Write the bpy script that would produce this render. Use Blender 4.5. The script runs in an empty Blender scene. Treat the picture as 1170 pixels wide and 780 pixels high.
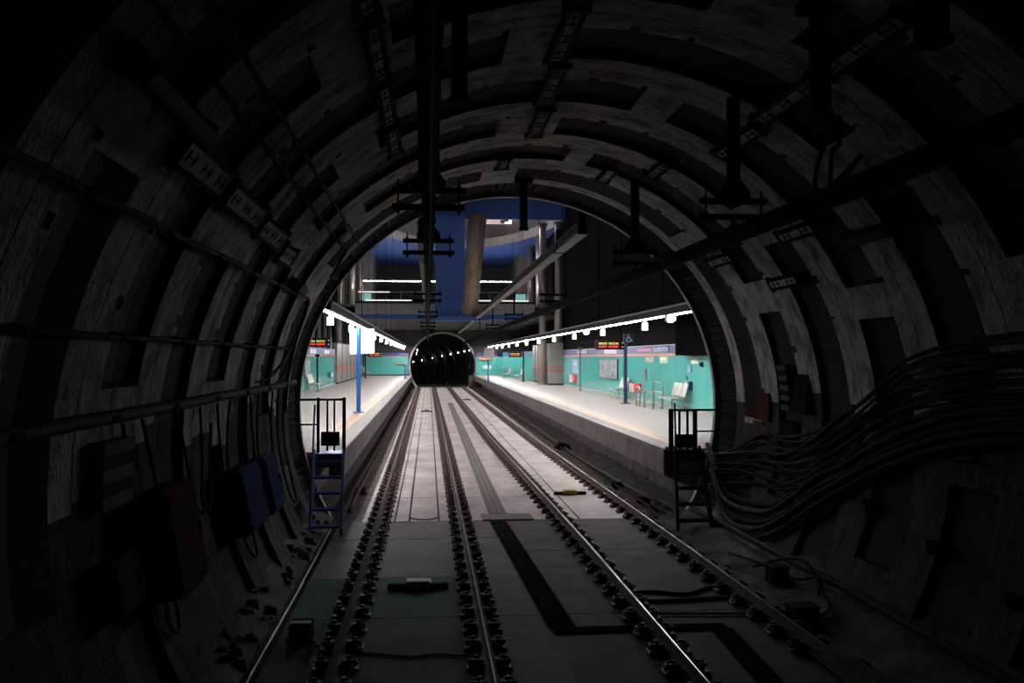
import bpy, math, random
from mathutils import Vector, Matrix
random.seed(7)
C = bpy.context.scene.collection
SC = bpy.context.scene
PI = math.pi

# ------------------------------------------------------------------ camera, world, exposure
cam_d = bpy.data.cameras.new('camera'); cam = bpy.data.objects.new('camera', cam_d); C.objects.link(cam)
cam_d.sensor_width = 36.0; cam_d.lens = 36.0 * 1050 / 1170
cam.location = (0, 0, 3.05)
cam.rotation_euler = (math.radians(90 + 1.005), 0, math.radians(-5.197))
cam_d.clip_end = 500; cam_d.clip_start = 0.05
SC.camera = cam
w = bpy.data.worlds.new('world'); SC.world = w; w.use_nodes = True
w.node_tree.nodes['Background'].inputs[0].default_value = (0.0, 0.0, 0.0, 1)
w.node_tree.nodes['Background'].inputs[1].default_value = 0.0
SC.view_settings.view_transform = 'Standard'; SC.view_settings.look = 'None'
SC.view_settings.exposure = 0.0; SC.view_settings.gamma = 1.0
SC.view_settings.use_curve_mapping = False
SC.cycles.use_denoising = True
SC.cycles.max_bounces = 8; SC.cycles.diffuse_bounces = 5; SC.cycles.glossy_bounces = 3
SC.cycles.sample_clamp_indirect = 4.0
STRIP = 130.0       # brightness of the platform fluorescent strips
AX, AZ, R, MOUTH = 1.62, 2.13, 4.12, 17.9      # running tunnel axis, radius, station end
END = 95.0                                      # far end of the station
PZ = 1.22                                       # platform height

# ------------------------------------------------------------------ materials
def mat(name, col, rough=0.7, metal=0.0, var=0.25, scale=3.0, bump=0.0, stretch=(1,1,1), dark=None, spec=0.5, emit=0, fine=0.0, th=(0.35,0.7)):
    m = bpy.data.materials.new(name); m.use_nodes = True
    nt = m.node_tree; b = nt.nodes['Principled BSDF']
    b.inputs['Roughness'].default_value = rough; b.inputs['Metallic'].default_value = metal
    b.inputs['Specular IOR Level'].default_value = spec
    b.inputs['Base Color'].default_value = (*col, 1)
    if emit:
        b.inputs['Emission Color'].default_value = (*col, 1); b.inputs['Emission Strength'].default_value = emit
        return m
    tc = nt.nodes.new('ShaderNodeTexCoord'); mp = nt.nodes.new('ShaderNodeMapping')
    mp.inputs['Scale'].default_value = stretch
    nt.links.new(tc.outputs['Object'], mp.inputs[0])
    n = nt.nodes.new('ShaderNodeTexNoise'); n.inputs['Scale'].default_value = scale; n.inputs['Detail'].default_value = 8
    n.inputs['Roughness'].default_value = 0.65
    nt.links.new(mp.outputs[0], n.inputs['Vector'])
    r = nt.nodes.new('ShaderNodeValToRGB')
    r.color_ramp.elements[0].position = th[0]; r.color_ramp.elements[1].position = th[1]
    d = dark or tuple(c * (1 - var) for c in col)
    r.color_ramp.elements[0].color = (*d, 1); r.color_ramp.elements[1].color = (*col, 1)
    nt.links.new(n.outputs['Fac'], r.inputs[0]); nt.links.new(r.outputs[0], b.inputs['Base Color'])
    if bump:
        n2 = nt.nodes.new('ShaderNodeTexNoise'); n2.inputs['Scale'].default_value = scale * 6; n2.inputs['Detail'].default_value = 6
        nt.links.new(mp.outputs[0], n2.inputs['Vector'])
        bp = nt.nodes.new('ShaderNodeBump'); bp.inputs['Strength'].default_value = bump; bp.inputs['Distance'].default_value = 0.03
        nt.links.new(n2.outputs['Fac'], bp.inputs['Height']); nt.links.new(bp.outputs[0], b.inputs['Normal'])
    return m

def seam(m, axis_scale, width=0.02, col=(0.02,0.02,0.02), axes=('X','Z')):
    """thin dark panel joints every 1/axis_scale metres"""
    nt = m.node_tree; b = nt.nodes['Principled BSDF']
    src = b.inputs['Base Color'].links[0].from_socket
    tc = nt.nodes.new('ShaderNodeTexCoord'); sp = nt.nodes.new('ShaderNodeSeparateXYZ'); nt.links.new(tc.outputs['Object'], sp.inputs[0])
    prev = None
    for ax, s in zip(axes, axis_scale):
        mu = nt.nodes.new('ShaderNodeMath'); mu.operation = 'MULTIPLY'; mu.inputs[1].default_value = s; nt.links.new(sp.outputs[ax], mu.inputs[0])
        fr = nt.nodes.new('ShaderNodeMath'); fr.operation = 'FRACT'; nt.links.new(mu.outputs[0], fr.inputs[0])
        lt = nt.nodes.new('ShaderNodeMath'); lt.operation = 'LESS_THAN'; lt.inputs[1].default_value = width * s; nt.links.new(fr.outputs[0], lt.inputs[0])
        if prev:
            mx = nt.nodes.new('ShaderNodeMath'); mx.operation = 'MAXIMUM'; nt.links.new(prev.outputs[0], mx.inputs[0]); nt.links.new(lt.outputs[0], mx.inputs[1]); prev = mx
        else: prev = lt
    mix = nt.nodes.new('ShaderNodeMixRGB'); nt.links.new(prev.outputs[0], mix.inputs[0]); nt.links.new(src, mix.inputs[1]); mix.inputs[2].default_value = (*col, 1)
    nt.links.new(mix.outputs[0], b.inputs['Base Color'])
    return m

M = {}
M['lining'] = mat('concrete_lining', (0.88,0.77,0.73), 0.9, scale=2.6, dark=(0.33,0.29,0.275), bump=0.9, stretch=(1,1.5,1), th=(0.37,0.56), spec=0.2)
M['grime'] = mat('grimy_lower_lining', (0.12,0.108,0.10), 0.9, scale=1.9, dark=(0.045,0.041,0.039), bump=0.6, stretch=(1,3.2,1), th=(0.36,0.62), spec=0.15)  # grime, with the shade of the lower walls painted into its colour
M['panel'] = mat('dark_coated_panel', (0.045,0.042,0.039), 0.85, scale=2.2, dark=(0.018,0.017,0.016), bump=0.2, spec=0.2)
M['pocket'] = mat('bolt_pocket_black', (0.012,0.012,0.012), 0.9, spec=0.1)
M['rubber'] = mat('black_corrugated_rubber', (0.012,0.012,0.0125), 0.85, spec=0.08)
M['lip'] = mat('pale_concrete_edge', (0.78,0.66,0.62), 0.8, var=0.3)
M['slab'] = mat('station_track_slab', (0.50,0.43,0.415), 0.6, scale=1.3, dark=(0.24,0.205,0.195), bump=0.25, stretch=(1,0.5,1))
M['paintslab'] = mat('blue_green_painted_slab', (0.11,0.235,0.23), 0.85, scale=0.9, dark=(0.06,0.13,0.13), bump=0.2, spec=0.1)  # blue-green tone of the near left slab
M['groove'] = mat('joint_black', (0.03,0.025,0.025), 0.9)
M['dirt'] = mat('dark_brown_dirt', (0.15,0.12,0.112), 0.95, scale=2.5, dark=(0.045,0.038,0.036), bump=1.0)
M['rust'] = mat('rusty_steel', (0.15,0.085,0.068), 0.75, scale=5, dark=(0.045,0.032,0.028), bump=0.4)
M['railtop'] = mat('polished_rail_steel', (0.75,0.68,0.64), 0.3, metal=0.9, scale=6, var=0.3)
M['railhead'] = mat('brown_rail_head', (0.14,0.105,0.094), 0.85, spec=0.03, scale=5, dark=(0.08,0.055,0.047))
M['slab_dim'] = mat('dim_grey_slab', (0.115,0.13,0.13), 0.75, scale=1.4, dark=(0.06,0.07,0.07), bump=0.3, spec=0.2)  # slab_grey darkened, middle step of the painted falloff
M['slab_grey'] = mat('grey_worn_slab', (0.17,0.165,0.16), 0.7, scale=1.4, dark=(0.09,0.087,0.085), bump=0.3, spec=0.2)
M['slab_dirty'] = mat('dirty_brown_slab', (0.115,0.102,0.096), 0.8, scale=1.4, dark=(0.055,0.048,0.046), bump=0.3, spec=0.2)  # light falloff towards the right painted into the slab colour
M['grate_dark'] = mat('dark_cover_plate', (0.030,0.030,0.030), 0.95, scale=5, var=0.25, spec=0.0)
M['dust'] = mat('pale_dust_bench', (0.20,0.18,0.17), 0.95, scale=2.2, dark=(0.05,0.045,0.042), bump=0.8)
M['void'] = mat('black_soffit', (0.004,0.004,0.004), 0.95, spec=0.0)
M['far_rib'] = mat('dim_grey_tunnel_rib', (0.17,0.16,0.155), 0.9, scale=2.0, dark=(0.05,0.05,0.05), spec=0.1)
M['wetpipe'] = mat('wet_gutter_pipe', (0.16,0.15,0.145), 0.35, metal=0.5, scale=9, dark=(0.03,0.03,0.03))
M['clip'] = mat('oily_clip_iron', (0.15,0.095,0.083), 0.55, scale=9, dark=(0.04,0.03,0.028), bump=0.3)
M['grate'] = mat('perforated_cover_steel', (0.17,0.155,0.148), 0.75, spec=0.15, scale=5, var=0.25)
M['black'] = mat('black_painted_steel', (0.010,0.010,0.0105), 0.8, var=0.3, spec=0.04)
M['blackm'] = mat('matt_black_plastic', (0.012,0.012,0.012), 0.8, var=0.3, spec=0.15)
M['galv'] = mat('galvanised_channel', (0.85,0.78,0.74), 0.7, scale=6, dark=(0.45,0.41,0.39))
M['blue_steel'] = mat('blue_painted_steel', (0.05,0.08,0.60), 0.5, scale=6, dark=(0.03,0.05,0.42))
M['blue_pole'] = mat('bright_blue_pole', (0.015,0.12,0.42), 0.35, var=0.15)
M['blue_box'] = mat('blue_enclosure', (0.012,0.045,0.19), 0.9, scale=5, var=0.5, spec=0.03)
M['red_box'] = mat('dark_red_enclosure', (0.11,0.014,0.012), 0.9, scale=4, var=0.6, spec=0.03)
M['cable'] = mat('dusty_black_cable', (0.018,0.016,0.015), 0.8, scale=4, var=0.4, spec=0.15)
M['cable_lt'] = mat('dusty_brown_cable', (0.065,0.043,0.034), 0.8, scale=4, var=0.5, spec=0.1)
M['cable_gy'] = mat('dusty_grey_conduit', (0.065,0.058,0.054), 0.75, scale=4, var=0.4, spec=0.15)
M['platform'] = mat('pale_terrazzo', (0.46,0.415,0.40), 0.33, scale=3.0, var=0.16)
seam(M['platform'], (1/0.6, 1/0.6), 0.012, (0.36,0.33,0.32), ('X','Y'))
M['edge'] = mat('granite_platform_edge', (0.21,0.197,0.193), 0.65, scale=20, var=0.3)
M['yellow'] = mat('cream_yellow_warning_strip', (0.44,0.28,0.17), 0.55, scale=8, var=0.15)
M['pinkstrip'] = mat('red_tile_strip', (0.6,0.20,0.17), 0.4, var=0.2)
M['fascia'] = mat('platform_edge_beam', (0.22,0.18,0.17), 0.8, scale=2, dark=(0.11,0.09,0.085), bump=0.3)
seam(M['fascia'], (1/1.5,), 0.03, (0.03,0.03,0.03), ('Y',))
M['teal'] = mat('glossy_teal_wall_panel', (0.11,0.50,0.46), 0.13, scale=0.7, var=0.12)
seam(M['teal'], (1/1.25,), 0.015, (0.03,0.25,0.23), ('Y',))
M['tealx'] = mat('glossy_teal_end_panel', (0.11,0.50,0.46), 0.13, scale=0.7, var=0.12)
M['orange'] = mat('orange_wall_stripe', (0.78,0.20,0.09), 0.35, scale=1.5, var=0.15)
M['bband'] = mat('blue_lilac_wall_band', (0.075,0.095,0.27), 0.4, scale=0.45, dark=(0.012,0.035,0.18), stretch=(1,1,1), th=(0.45,0.60))
M['magenta'] = mat('magenta_sign_strip', (0.55,0.07,0.33), 0.35, var=0.1)
M['white'] = mat('white_enamel', (0.80,0.79,0.77), 0.4, var=0.05)
M['lightbox'] = mat('backlit_white_board', (1.0,0.97,0.93), emit=0.5)  # emission stands in for strip light falling on the boards
M['lilacwhite'] = mat('lilac_white_lettering', (0.62,0.60,0.76), 0.4, var=0.1)
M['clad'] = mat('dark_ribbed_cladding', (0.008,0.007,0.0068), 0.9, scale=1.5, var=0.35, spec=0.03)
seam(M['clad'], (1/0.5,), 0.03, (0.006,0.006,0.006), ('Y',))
M['cladx'] = mat('dark_brown_end_cladding', (0.07,0.063,0.06), 0.7, scale=1.5, var=0.25)
seam(M['cladx'], (1/0.72,), 0.04, (0.02,0.02,0.02), ('Z',))
M['brown'] = mat('taupe_plaster', (0.20,0.17,0.155), 0.75, scale=1.5, var=0.2)
M['fgrey'] = mat('light_grey_fascia', (0.40,0.37,0.36), 0.6, scale=1.5, var=0.12)
seam(M['fgrey'], (1/1.0,), 0.03, (0.2,0.18,0.18), ('X',))
M['blue'] = mat('royal_blue_ceiling', (0.05,0.125,0.42), 0.5, scale=0.5, var=0.12)
seam(M['blue'], (1/1.2,), 0.02, (0.035,0.09,0.32), ('X',))
M['steel'] = mat('brushed_steel_column', (0.60,0.54,0.50), 0.3, metal=0.55, scale=2.5, dark=(0.28,0.25,0.23), stretch=(8,8,0.3))
M['bronze'] = mat('bronze_toned_steel_column', (0.92,0.68,0.49), 0.38, metal=0.2, scale=2.2, dark=(0.26,0.18,0.13), stretch=(6,6,0.25))
M['encl'] = mat('grey_metal_cladding', (0.30,0.295,0.285), 0.35, metal=0.35, scale=2, var=0.3, stretch=(1,3,0.4))
M['redstripe'] = mat('red_stripe_vinyl', (0.65,0.06,0.04), 0.4, var=0.1)
M['seat'] = mat('perforated_steel_seat', (0.62,0.61,0.60), 0.35, metal=0.4, scale=30, var=0.25)
M['sframe'] = mat('satin_steel_tube', (0.5,0.5,0.5), 0.3, metal=0.8)
M['red'] = mat('fire_red', (0.62,0.03,0.03), 0.4, var=0.1)
M['navy'] = mat('navy_sign_face', (0.012,0.03,0.09), 0.4, var=0.1)
M['poster'] = mat('pale_printed_poster', (0.62,0.64,0.66), 0.25, scale=7, dark=(0.33,0.36,0.40))
M['bposter'] = mat('blue_printed_poster', (0.16,0.30,0.62), 0.3, scale=9, dark=(0.4,0.55,0.7))
M['frame'] = mat('dark_poster_frame', (0.03,0.045,0.06), 0.4)
M['greensign'] = mat('pale_green_notice', (0.50,0.62,0.40), 0.4, var=0.2)
M['trunk'] = mat('dark_grey_light_trunking', (0.045,0.042,0.041), 0.7, var=0.2, spec=0.2)
M['beam'] = mat('pale_grey_carrier_beam', (0.50,0.44,0.42), 0.6, scale=3, var=0.3)
M['beamside'] = mat('brown_grey_beam_web', (0.10,0.075,0.068), 0.7, var=0.3)
M['copper'] = mat('contact_bar_alloy', (0.010,0.009,0.009), 0.9, var=0.3, spec=0.03)
M['yellowbox'] = mat('yellow_beacon_case', (0.55,0.36,0.05), 0.5, scale=6, var=0.45)
M['insul'] = mat('dark_brown_insulator', (0.035,0.022,0.018), 0.35)
M['redsign'] = mat('faded_red_sign_face', (0.17,0.028,0.026), 0.8, var=0.4, spec=0.05)
M['greysign'] = mat('grey_sign_mark', (0.20,0.16,0.15), 0.8, spec=0.05)
M['pink'] = mat('pink_lit_wall', (0.62,0.40,0.42), emit=0.7)  # pink reflection on the wall, put in as emission
M['glass'] = mat('dark_rail_glass', (0.05,0.05,0.055), 0.2, var=0.1)
# emissive materials
M['strip'] = mat('fluorescent_diffuser', (1.0,0.965,0.95), emit=STRIP)
M['spot'] = mat('lit_spot_can', (1.0,0.97,0.95), emit=3.5)
M['mezz'] = mat('mezzanine_strip_glow', (1.0,0.97,0.94), emit=32)
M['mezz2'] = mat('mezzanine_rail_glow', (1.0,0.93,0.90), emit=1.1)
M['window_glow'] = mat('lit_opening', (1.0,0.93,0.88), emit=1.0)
M['teal_glow'] = mat('lit_teal_wall', (0.25,0.75,0.7), emit=0.55)  # lit look of teal wall pieces, put in as emission
M['led_y'] = mat('amber_green_led', (0.50,0.58,0.16), emit=0.8)
M['led_r'] = mat('red_led', (0.9,0.06,0.05), emit=0.8)
M['uplight'] = mat('uplight_glow', (1.0,0.93,0.88), emit=55)
M['hall'] = mat('hall_lamp_glow', (1.0,0.90,0.82), emit=23)
M['lamp'] = mat('tunnel_lamp_glow', (0.85,0.95,1.0), emit=60)

# ------------------------------------------------------------------ mesh helper
class MB:
    def __init__(s): s.v = []; s.f = []; s.mi = []; s.ms = []
    def m(s, name):
        if name not in s.ms: s.ms.append(name)
        return s.ms.index(name)
    def add(s, vs, fs, mn):
        o = len(s.v); s.v += [tuple(v) for v in vs]; k = s.m(mn)
        for f in fs: s.f.append(tuple(o + i for i in f)); s.mi.append(k)
        return s
    def box(s, x0, x1, y0, y1, z0, z1, mn):
        vs = [(x,y,z) for z in (z0,z1) for y in (y0,y1) for x in (x0,x1)]
        return s.add(vs, [(0,2,3,1),(4,5,7,6),(0,1,5,4),(2,6,7,3),(0,4,6,2),(1,3,7,5)], mn)
    def bevbox(s, x0, x1, y0, y1, z0, z1, mn, b=0.01):
        """box with chamfered vertical and top edges"""
        def ring(i, z): return [(x0+i,y0+b+i*0,z),(x0+b+i*0,y0+i,z),(x1-b,y0+i,z),(x1-i,y0+b,z),(x1-i,y1-b,z),(x1-b,y1-i,z),(x0+b,y1-i,z),(x0+i,y1-b,z)]
        a = ring(0, z0); c = ring(0, z1-b); d = [(min(max(x,x0+b),x1-b), min(max(y,y0+b),y1-b), z1) for x,y,z in c]
        vs = a + c + d; fs = [tuple(range(7,-1,-1)), tuple(range(16,24))]
        for k in (0,8):
            for i in range(8): fs.append((k+i, k+(i+1)%8, k+8+(i+1)%8, k+8+i))
        return s.add(vs, fs, mn)
    def obox(s, a, b, w_, h_, mn, up=(0,0,1)):
        """bar of rectangular section from a to b"""
        a = Vector(a); b = Vector(b); d = (b-a).normalized(); up = Vector(up)
        if abs(d.dot(up)) > 0.99: up = Vector((0,1,0))
        x = d.cross(up).normalized() * w_/2; y = x.cross(d).normalized() * h_/2
        vs = [p + i*x + j*y for p in (a,b) for j in (-1,1) for i in (-1,1)]
        return s.add(vs, [(0,2,3,1),(4,5,7,6),(0,1,5,4),(2,6,7,3),(0,4,6,2),(1,3,7,5)], mn)
    def cyl(s, a, b, r, mn, n=12, r2=None):
        a = Vector(a); b = Vector(b); d = (b-a).normalized(); r2 = r if r2 is None else r2
        up = Vector((0,0,1)) if abs(d.z) < 0.95 else Vector((0,1,0))
        x = d.cross(up).normalized(); y = d.cross(x).normalized()
        vs = []
        for p, rr in ((a,r),(b,r2)):
            for i in range(n):
                t = 2*PI*i/n; vs.append(p + rr*(math.cos(t)*x + math.sin(t)*y))
        fs = [(i,(i+1)%n,n+(i+1)%n,n+i) for i in range(n)] + [tuple(range(n-1,-1,-1)), tuple(range(n,2*n))]
        return s.add(vs, fs, mn)
    def tube(s, pts, r, mn, n=7):
        pts = [Vector(p) for p in pts]; vs = []; fs = []
        for k, p in enumerate(pts):
            d = (pts[min(k+1,len(pts)-1)] - pts[max(k-1,0)]).normalized()
            up = Vector((0,0,1)) if abs(d.z) < 0.9 else Vector((1,0,0))
            x = d.cross(up).normalized(); y = d.cross(x).normalized()
            for i in range(n):
                t = 2*PI*i/n; vs.append(p + r*(math.cos(t)*x + math.sin(t)*y))
            if k:
                o = (k-1)*n
                for i in range(n): fs.append((o+i,o+(i+1)%n,o+n+(i+1)%n,o+n+i))
        fs.append(tuple(range(n-1,-1,-1))); fs.append(tuple(range((len(pts)-1)*n, len(pts)*n)))
        return s.add(vs, fs, mn)
    def prism(s, poly, axis, a0, a1, mn):
        """polygon given in the two other axes, extruded along axis"""
        def P(u, v, a): return {'x':(a,u,v),'y':(u,a,v),'z':(u,v,a)}[axis]
        n = len(poly); vs = [P(u,v,a0) for u,v in poly] + [P(u,v,a1) for u,v in poly]
        fs = [(i,(i+1)%n,n+(i+1)%n,n+i) for i in range(n)] + [tuple(range(n-1,-1,-1)), tuple(range(n,2*n))]
        return s.add(vs, fs, mn)
    def build(s, name, parent=None, smooth=False, loc=None):
        me = bpy.data.meshes.new(name)
        vs = s.v
        if loc is not None: vs = [(x-loc[0], y-loc[1], z-loc[2]) for x,y,z in vs]
        me.from_pydata(vs, [], s.f); me.update()
        for n_ in s.ms: me.materials.append(M[n_])
        me.polygons.foreach_set('material_index', s.mi)
        if smooth: me.polygons.foreach_set('use_smooth', [True]*len(s.f))
        bm_fix(me)
        o = bpy.data.objects.new(name, me); C.objects.link(o)
        if loc is not None: o.location = loc
        if parent: o.parent = parent
        return o
def bm_fix(me):
    import bmesh
    b = bmesh.new(); b.from_mesh(me); bmesh.ops.recalc_face_normals(b, faces=b.faces); b.to_mesh(me); b.free()
def tag(o, label, cat, group=None):
    o['label'] = label; o['category'] = cat
    if group: o['group'] = group
    return o
def thing(name, label, cat, group=None, loc=(0,0,0)):
    o = bpy.data.objects.new(name, None); C.objects.link(o); o.location = loc; o.empty_display_size = 0.1
    return tag(o, label, cat, group)
def struct(o): o['kind'] = 'structure'; return o
def copy_tree(o, parent=None):
    c = o.copy(); C.objects.link(c); c.parent = parent
    for ch in o.children: copy_tree(ch, c)
    return c
def ordinal(i): return ['first','second','third','fourth','fifth','sixth','seventh','eighth','ninth','tenth','eleventh','twelfth','thirteenth','fourteenth','fifteenth','sixteenth'][i]
def cylpt(deg, y, r=R): t = math.radians(deg); return (AX + r*math.cos(t), y, AZ + r*math.sin(t))

# ================================================================== RUNNING TUNNEL (near)
def lining():
    pitch, half, first = 1.66, 0.44, 9.22
    centres = [first + pitch*k for k in range(-7, 5)]           # dark recessed panels, one row per ring
    ys = [-3.2]
    for c in centres:
        b = c - pitch/2
        ys += [b-0.0105, b-0.010, b+0.010, b+0.0105, c-half-0.14, c-half-0.135, c-half-0.012, c-half+0.012, c, c+half-0.012, c+half+0.012]
    ys = sorted(y for y in ys if y < 16.7); ys.append(16.72)
    base = {}
    rr = random.Random(3)
    for k, c in enumerate(centres):
        base[k] = (96 if (k % 2 == 1) else 76) + rr.uniform(-4,4)
        # where the pale cross joints fall
    N = 720; ang = [i*360/N for i in range(N)]
    def cell(y, a):
        """(depth, material) for a point"""
        for k, c in enumerate(centres):
            if abs(y-(c-pitch/2)) < 0.0102: return (0.02, 'grime')
            if abs(y-c) <= half:
                rel = ((a - base[k]) % (360/7))
                rel = min(rel, 360/7 - rel)
                lim = 4.0 + 1.8*math.sin(k*2.3 + int((a-base[k])/(360/7))*1.7)
                if int((a-base[k]) % 360 // (360/7)) == 3: lim += 5 * (y-c+half)/ (2*half)     # tapered key stone
                if rel > lim: return (0.075, 'panel')
                return (0.0, 'lining')
            if c-half-0.1375 < y < c-half-0.01:
                rel = ((a - base[k]) % (360/14))
                if abs(rel-12) < 0.75: return (0.10, 'pocket')
                if abs(rel-4) < 0.45: return (0.05, 'pocket')
            if abs(y-(c-pitch/2)) < 0.45:
                q = ((a - base[k] - 3) % (360/14))
                if q < 0.25: return (0.012, 'lining')
        return (0.0, 'lining')
    mb = MB(); nr = len(ys)
    # depth per vertex from the centre of neighbouring cells: use cell centres, walls come from the tight y pairs
    cells = [[cell((ys[j]+ys[j+1])/2, ang[i] + 180/N) for i in range(N)] for j in range(nr-1)]
    vs = []; rn = random.Random(1)
    for j in range(nr):
        for i in range(N):
            d = []
            for jj in (j-1, j):
                if 0 <= jj < nr-1:
                    for ii in (i-1, i): d.append(cells[jj][ii % N][0])
            dep = min(d)
            vs.append(cylpt(ang[i], ys[j], R + dep + rn.uniform(-0.002,0.002)))
    fl = []; fm = []
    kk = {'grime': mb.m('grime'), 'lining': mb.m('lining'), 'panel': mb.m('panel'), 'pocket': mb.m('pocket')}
    for j in range(nr-1):
        for i in range(N):
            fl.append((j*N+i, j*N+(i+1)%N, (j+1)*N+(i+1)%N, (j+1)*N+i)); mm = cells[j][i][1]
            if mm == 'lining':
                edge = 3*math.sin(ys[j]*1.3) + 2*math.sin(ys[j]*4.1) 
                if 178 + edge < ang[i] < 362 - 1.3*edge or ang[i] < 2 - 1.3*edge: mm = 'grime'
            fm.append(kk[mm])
    mb.v = vs; mb.f = fl; mb.mi = fm
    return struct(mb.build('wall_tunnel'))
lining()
# black corrugated seal ring at the mouth and its pale edge
mb = MB(); N = 720; vs = []
sect = [(16.72, R), (16.74, R+0.03), (17.86, R+0.03), (17.88, R)]
for i in range(N):
    a = i*360/N; off = 0.012 if (i//2) % 2 else -0.012
    for (y, r_) in sect: vs.append(cylpt(a, y, r_ + (off if r_ > R else 0)))
fs = []
for i in range(N):
    for j in range(3):
        a, b = i*4+j, ((i+1)%N)*4+j; fs.append((a, a+1, b+1, b))
mb.add(vs, fs, 'rubber'); struct(mb.build('trim_1'))
mb = MB(); vs = []; N = 180
for i in range(N):
    for (y, r_) in [(17.85, R-0.055), (17.85, R+0.3), (17.99, R+0.3), (17.99, R-0.055)]: vs.append(cylpt(i*2, y, r_))
fs = [(i*4+j, i*4+(j+1)%4, ((i+1)%N)*4+(j+1)%4, ((i+1)%N)*4+j) for i in range(N) for j in range(4)]
mb.add(vs, fs, 'lip'); struct(mb.build('trim_2'))
# back end of the tunnel behind the camera stays open to darkness: closing wall
mb = MB(); mb.cyl((AX,-3.3,AZ), (AX,-3.2,AZ), R+0.2, 'panel', 48); struct(mb.build('wall_tunnel_back'))

# tunnel floor
mb = MB()
mb.box(-2.3, 5.6, -3.2, 95.0, -0.5, -0.07, 'dirt'); struct(mb.build('floor_base'))
def slab(name, xs, ys, z, mn, gx=(), gy=(), g=0.018, dep=0.03, bot=-0.06):
    """a slab whose joints are real grooves"""
    X = sorted(set([xs[0], xs[1]] + [v for c in gx for v in (c-g, c+g)])); Y = sorted(set([ys[0], ys[1]] + [v for c in gy for v in (c-g, c+g)]))
    mb = MB()
    for i in range(len(X)-1):
        for j in range(len(Y)-1):
            ing = any(abs((X[i]+X[i+1])/2-c) < g for c in gx) or any(abs((Y[j]+Y[j+1])/2-c) < g for c in gy)
            mb.box(X[i], X[i+1], Y[j], Y[j+1], bot, z-(dep if ing else 0), 'groove' if ing else mn)
    return struct(mb.build(name))
slab('floor_tunnel_left', (-1.62, 0.60), (-3.2, 12.9), 0.0, 'paintslab', (), (10.9,), g=0.008)
slab('floor_tunnel_centre', (0.60, 1.40), (-3.2, 12.9), 0.0, 'slab_dim', (), (10.9,), g=0.008)
slab('floor_tunnel_middle', (-1.62, 1.40), (12.905, 17.22), 0.0, 'slab_grey', (), (15.6,), g=0.008)
slab('floor_tunnel_right', (1.40, 4.35), (-3.2, 17.22), 0.0, 'slab_dirty', (), (10.9, 14.5), g=0.012)
slab('floor_station', (-1.22, 4.12), (17.24, 95.0), 0.005, 'slab', (-0.62, -0.35, 0.2, 2.85), (20.15, 27.4, 35.2, 43, 51, 60, 70, 80))
mb = MB()   # rounded end of the centre drain
for rr_, zz in ((0.29,0.012),(0.25,0.008)):
    pass
pts = [(-0.075+0.275*math.cos(t), 17.78-0.42*math.sin(t), 0.008) for t in [PI*i/16 for i in range(17)]]
mb.tube(pts, 0.014, 'groove', 6); struct(mb.build('trim_3'))
# dirt strips with uneven surface beside the slab
def dirt(name, x0, x1, y0, y1, z, amp, seed, zr=None, mn='dirt'):
    rn = random.Random(seed); nx = max(3, int((x1-x0)/0.13)); ny = max(3, int((y1-y0)/0.3)); mb = MB(); vs = []
    for j in range(ny+1):
        for i in range(nx+1):
            u = i/nx; zz = z + (0 if zr is None else (zr-z)*u) + rn.uniform(-amp, amp)
            vs.append((x0+(x1-x0)*u, y0+(y1-y0)*j/ny, zz))
    fs = [(j*(nx+1)+i, j*(nx+1)+i+1, (j+1)*(nx+1)+i+1, (j+1)*(nx+1)+i) for j in range(ny) for i in range(nx)]
    mb.add(vs, fs, mn); o = mb.build(name, smooth=True); o['kind'] = 'structure'; return o
dirt('floor_right_verge', 4.12, 6.2, 17.3, 95, -0.02, 0.05, 1)
dirt('floor_right_bench', 4.35, 5.6, -3, 17.3, 0.0, 0.045, 2, 0.28, 'dust')
dirt('floor_left_bench', -2.3, -1.74, -3, 17.6, 0.34, 0.05, 4, 0.05, 'dust')
dirt('floor_left_verge', -2.6, -1.22, 17.24, 95, -0.03, 0.012, 5)
# lumps of rubble along the left kerb
mb = MB(); rn = random.Random(9)
for k in range(70):
    y = rn.uniform(9, 17.4); x = -1.78 - rn.uniform(0,0.28); s_ = rn.uniform(0.03,0.09)
    mb.cyl((x,y,0.02), (x+rn.uniform(-.02,.02),y,0.05+ (-1.74-x)*0.45 + s_), s_, 'dirt', 6, s_*0.5)
o = mb.build('rubble_heap'); o['kind'] = 'stuff'; tag(o, 'loose dusty rubble along the foot of the left tunnel wall', 'rubble')

# ------------------------------------------------------------------ rails
R1 = [(-3,-0.90),(18,-0.90),(34,-0.93),(95,-0.96)]; R2 = [(-3,0.60),(18,0.60),(34,0.60),(95,0.56)]
R3 = [(-3,2.50),(15,2.47),(34,2.24),(95,2.06)]; R4 = [(-3,3.97),(14,3.95),(34,3.78),(95,3.54)]
def rx(tab, y):
    for (a, xa), (b, xb) in zip(tab, tab[1:]):
        if y <= b: return xa + (xb-xa)*(y-a)/(b-a)
    return tab[-1][1]
prof = [(-0.075,0.03),(0.075,0.03),(0.075,0.042),(0.012,0.06),(0.010,0.13),(0.036,0.142),(0.036,0.168),(0.028,0.172),(0.006,0.1735),(-0.006,0.1735),(-0.028,0.172),(-0.036,0.168),(-0.036,0.142),(-0.010,0.13),(-0.012,0.06),(-0.075,0.042)]
names = ['left-hand rail of the left track, first rail from the left wall','right-hand rail of the left track, between drain and cover strip','left-hand rail of the right track, just right of the cover strip','rightmost rail, bright-topped beside the dark dirt verge']
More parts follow.
